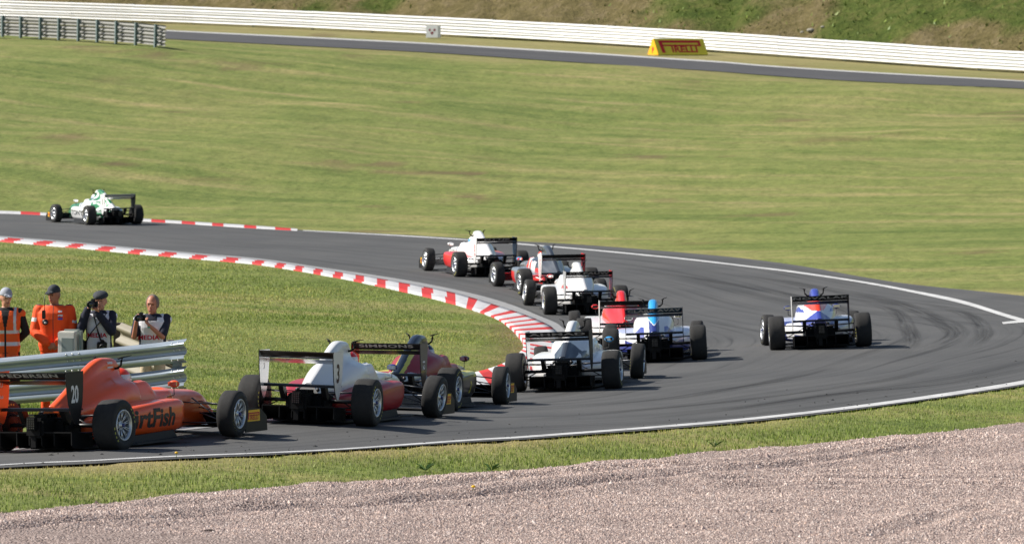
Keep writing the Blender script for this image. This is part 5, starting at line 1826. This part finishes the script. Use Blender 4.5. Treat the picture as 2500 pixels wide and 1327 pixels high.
tag(bag, "black shoulder bag hanging at the hip of the flat-capped photographer", "bag")
MB().tube([(-.105, -.17, 1.42), (-.02, -.18, 1.40), (.06, -.12, 1.47)], .009, C_BLACK, 8, flat=.5).build("strap", P4[0])
MB().tube([(-.028, -.290, 1.335), (-.020, -.283, 1.318)], .032, M_TEAL, 12).build("wristband", P4[0])
rd = empty("radio"); rd.matrix_world = P2[1] @ Matrix.Translation((-.125, -.185, 1.345))
tag(rd, "black hand radio with long aerial clipped to the marshal's chest", "radio")
MB().box((0, 0, .03), (.05, .035, .12), M_CAMB, bev=.008).build("radio_body", rd)
MB().tube([(.012, 0, .08), (.016, -.005, .30)], .006, M_CAMB, 8, r2=.004).build("aerial", rd)
MB().lathe([(-.02, .0), (-.02, .040), (.01, .042), (.012, .0)], 'y', (.02, -.002, -.075), M_CAMB, 16, closed=False).build("speaker_mic", rd)
MB().ellipsoid((.022, -.025, -.082), (.018, .006, .014), C_PATCHW, 10, 6).build("badge", rd)

# drivers, in the cars where the photograph shows a helmet
def driver_mesh():
    mb = MB()
    rings(mb, [(0, .05, .22, .16, .12), (0, .0, .40, .18, .12), (0, -.02, .54, .17, .10), (0, .0, .60, .08, .07)])
    capsule(mb, (0, .0, .58), (0, .04, .70), .055, .06)
    mb.ellipsoid((0, .07, .72), (.078, .10, .11), M_BLK, 16, 12)
    for sd in (-1, 1):
        capsule(mb, (sd * .15, -.01, .53), (sd * .19, .24, .44), .05, .042); capsule(mb, (sd * .19, .24, .44), (sd * .11, .50, .53), .042, .03)
        hand(mb, (sd * .11, .50, .53), (-sd * .1, .5, .4), (sd, -.2, .3), -sd, .004, 1.4)
        capsule(mb, (sd * .09, .1, .24), (sd * .12, .62, .34), .075, .055); capsule(mb, (sd * .12, .62, .34), (sd * .09, 1.05, .24), .055, .045)
    return mb
_dsuit = cloth("race_suit", (.08, .08, .09))
_d0 = fuse("person", driver_mesh(), None, lambda x, y, z: _dsuit, .012, 3)
def helmet_mesh(top, side, visor):
    mb = MB()
    me_ = MB().ellipsoid((0, 0, 0), (.128, .150, .138), M_BLK, 28, 20)
    o = len(mb.v); mb.v += [(x, y + .07, max(z, -.125) + .725) for x, y, z in me_.v]
    for f in me_.f:
        c = [sum(me_.v[i][k] for i in f) / 4 for k in range(3)]
        m = top if c[2] > .055 else side
        if c[1] > .03 and -.01 < c[2] < .055: m = M_SCREEN if visor is None else visor
        if abs(c[2] + .045) < .012: m = top
        mb.f.append([i + o for i in f]); mb.m.append(m); mb.sm.append(True)
    return mb.build("helmet")
first = True
for key, label, tp, sd_, vz in (('orange', "driver in an orange and white helmet in the orange number 20 car", P_['ored'], P_['white'], None), ('three', "driver in a red helmet in the white number 3 car", P_['red'], P_['white'], None),
        ('maroon', "driver in a dark blue helmet in the maroon number 12 car", P_['navy'], P_['silver'], None), ('charcoal', "driver in a white and orange helmet in the charcoal car", P_['ored'], P_['white'], None),
        ('redpod', "driver in a white helmet with light blue visor in the car with red sidepods", P_['white'], P_['cyan'], P_['cyan']), ('green', "driver in a white and violet helmet in the green leading car", P_['white'], P_['lav'], None)):
    o = _d0 if first else _d0.copy()
    if not first: COL.objects.link(o)
    first = False
    o.matrix_world = CARS[key][1]
    tag(o, label, "driver", "helmeted drivers seated in the cars")
    hm = helmet_mesh(tp, sd_, vz); hm.parent = o
# ---------------------------------------------------------------- small things on the ground
def rubber_crumbs():
    V, F = [], []
    n = 170
    for _ in range(n):
        i = int(RNG.integers(0, len(NEAR_OUT) - 1))
        p = NEAR_OUT[i]
        off = abs(RNG.normal(0, 1.1)) + .15
        q = np.array([p[0] - off * .45, p[1] + off * .9])
        if not (36 < q[1] < 76 and abs(q[0]) < 12): continue
        z = h(q[0], q[1]) + .004
        r = RNG.uniform(.004, .013); a = RNG.random() * 6.28; l = RNG.uniform(1, 3.2)
        o = len(V)
        c, s = math.cos(a) * r * l, math.sin(a) * r * l
        V += [(q[0] - c, q[1] - s, z), (q[0] + s / l, q[1] - c / l, z), (q[0] + c, q[1] + s, z), (q[0] - s / l, q[1] + c / l, z), (q[0], q[1], z + r * 1.1)]
        F += [(o, o + 1, o + 4), (o + 1, o + 2, o + 4), (o + 2, o + 3, o + 4), (o + 3, o, o + 4)]
    me = bpy.data.meshes.new("rubber_crumbs")
    me.from_pydata(V, [], F); me.materials.append(mat("rubber_crumb", (.015, .015, .015), rough=.8))
    tag(add_obj("rubber_crumbs", me), "dark crumbs of tyre rubber along the near edge of the asphalt", "rubber crumbs", kind="stuff")
rubber_crumbs()
M_LEAF = mat("weed_leaf", lin(74, 104, 44), rough=.6)
M_FLOWER = mat("flower_yellow", lin(240, 190, 20), rough=.6)
def dandelion(px, py, r, label):
    p = at(px, py)
    root = empty("dandelion", tuple(p)); tag(root, label, "flower")
    MB().tube([(0, 0, -.02), (.004, 0, .05)], .004, M_LEAF, 5).build("stem", root)
    mb = MB(); mb.ellipsoid((.004, 0, .058), (r, r, r * .6), M_FLOWER, 9, 5); mb.build("flower_head", root)
dandelion(1155, 1200, .024, "yellow dandelion flower alone on the gravel in the middle foreground")
dandelion(430, 1117, .020, "small yellow flower in the straw-coloured grass beside the near white line")
def weed(px, py, s, label):
    p = at(px, py)
    root = empty("weed", tuple(p)); tag(root, label, "weed")
    for i in range(11):
        a = RNG.random() * 6.28; L = s * RNG.uniform(.6, 1.2); up = RNG.uniform(.3, .9)
        d = np.array([math.cos(a), math.sin(a)])
        n_ = np.array([-d[1], d[0]]) * L * .16
        m_ = d * L * .5; e = d * L
        V = [(0, 0, .01), (m_[0] + n_[0], m_[1] + n_[1], L * up * .8), (e[0], e[1], L * up), (m_[0] - n_[0], m_[1] - n_[1], L * up * .8)]
        me = bpy.data.meshes.new("leaf"); me.from_pydata(V, [], [(0, 1, 2), (0, 2, 3)]); me.materials.append(M_LEAF)
        add_obj("leaf", me, root)
weed(1040, 1150, .13, "low leafy weed at the grass edge, left of the two by the gravel")
weed(1200, 1150, .11, "low leafy weed at the grass edge, right of the two by the gravel")
weed(1745, 1092, .10, "small weed at the right where the verge meets the gravel")
def clod(px, py, s, label, seed):
    p = at(px, py)
    bm = bmesh.new(); bmesh.ops.create_icosphere(bm, subdivisions=2, radius=1)
    for v in bm.verts:
        k = 1 + .45 * noise.noise(v.co * 1.6 + Vector((seed, 0, 0)))
        v.co = Vector((v.co.x * s[0] * k, v.co.y * s[1] * k, v.co.z * s[2] * k))
    me = bpy.data.meshes.new("clod"); bm.to_mesh(me); bm.free()
    me.materials.append(mat("dark_clod", lin(70, 56, 50), rough=.95, var=.4, vscale=30, bump=.6, bscale=50))
    o = add_obj("earth_clod", me, None, (p[0], p[1], p[2] + s[2] * .7)); tag(o, label, "earth clod")
clod(508, 1300, (.075, .05, .022), "dark flat clod of earth lying on the gravel at the lower left", 3)
clod(1427, 1194, (.034, .03, .026), "small dark lump on the gravel near the middle", 9)
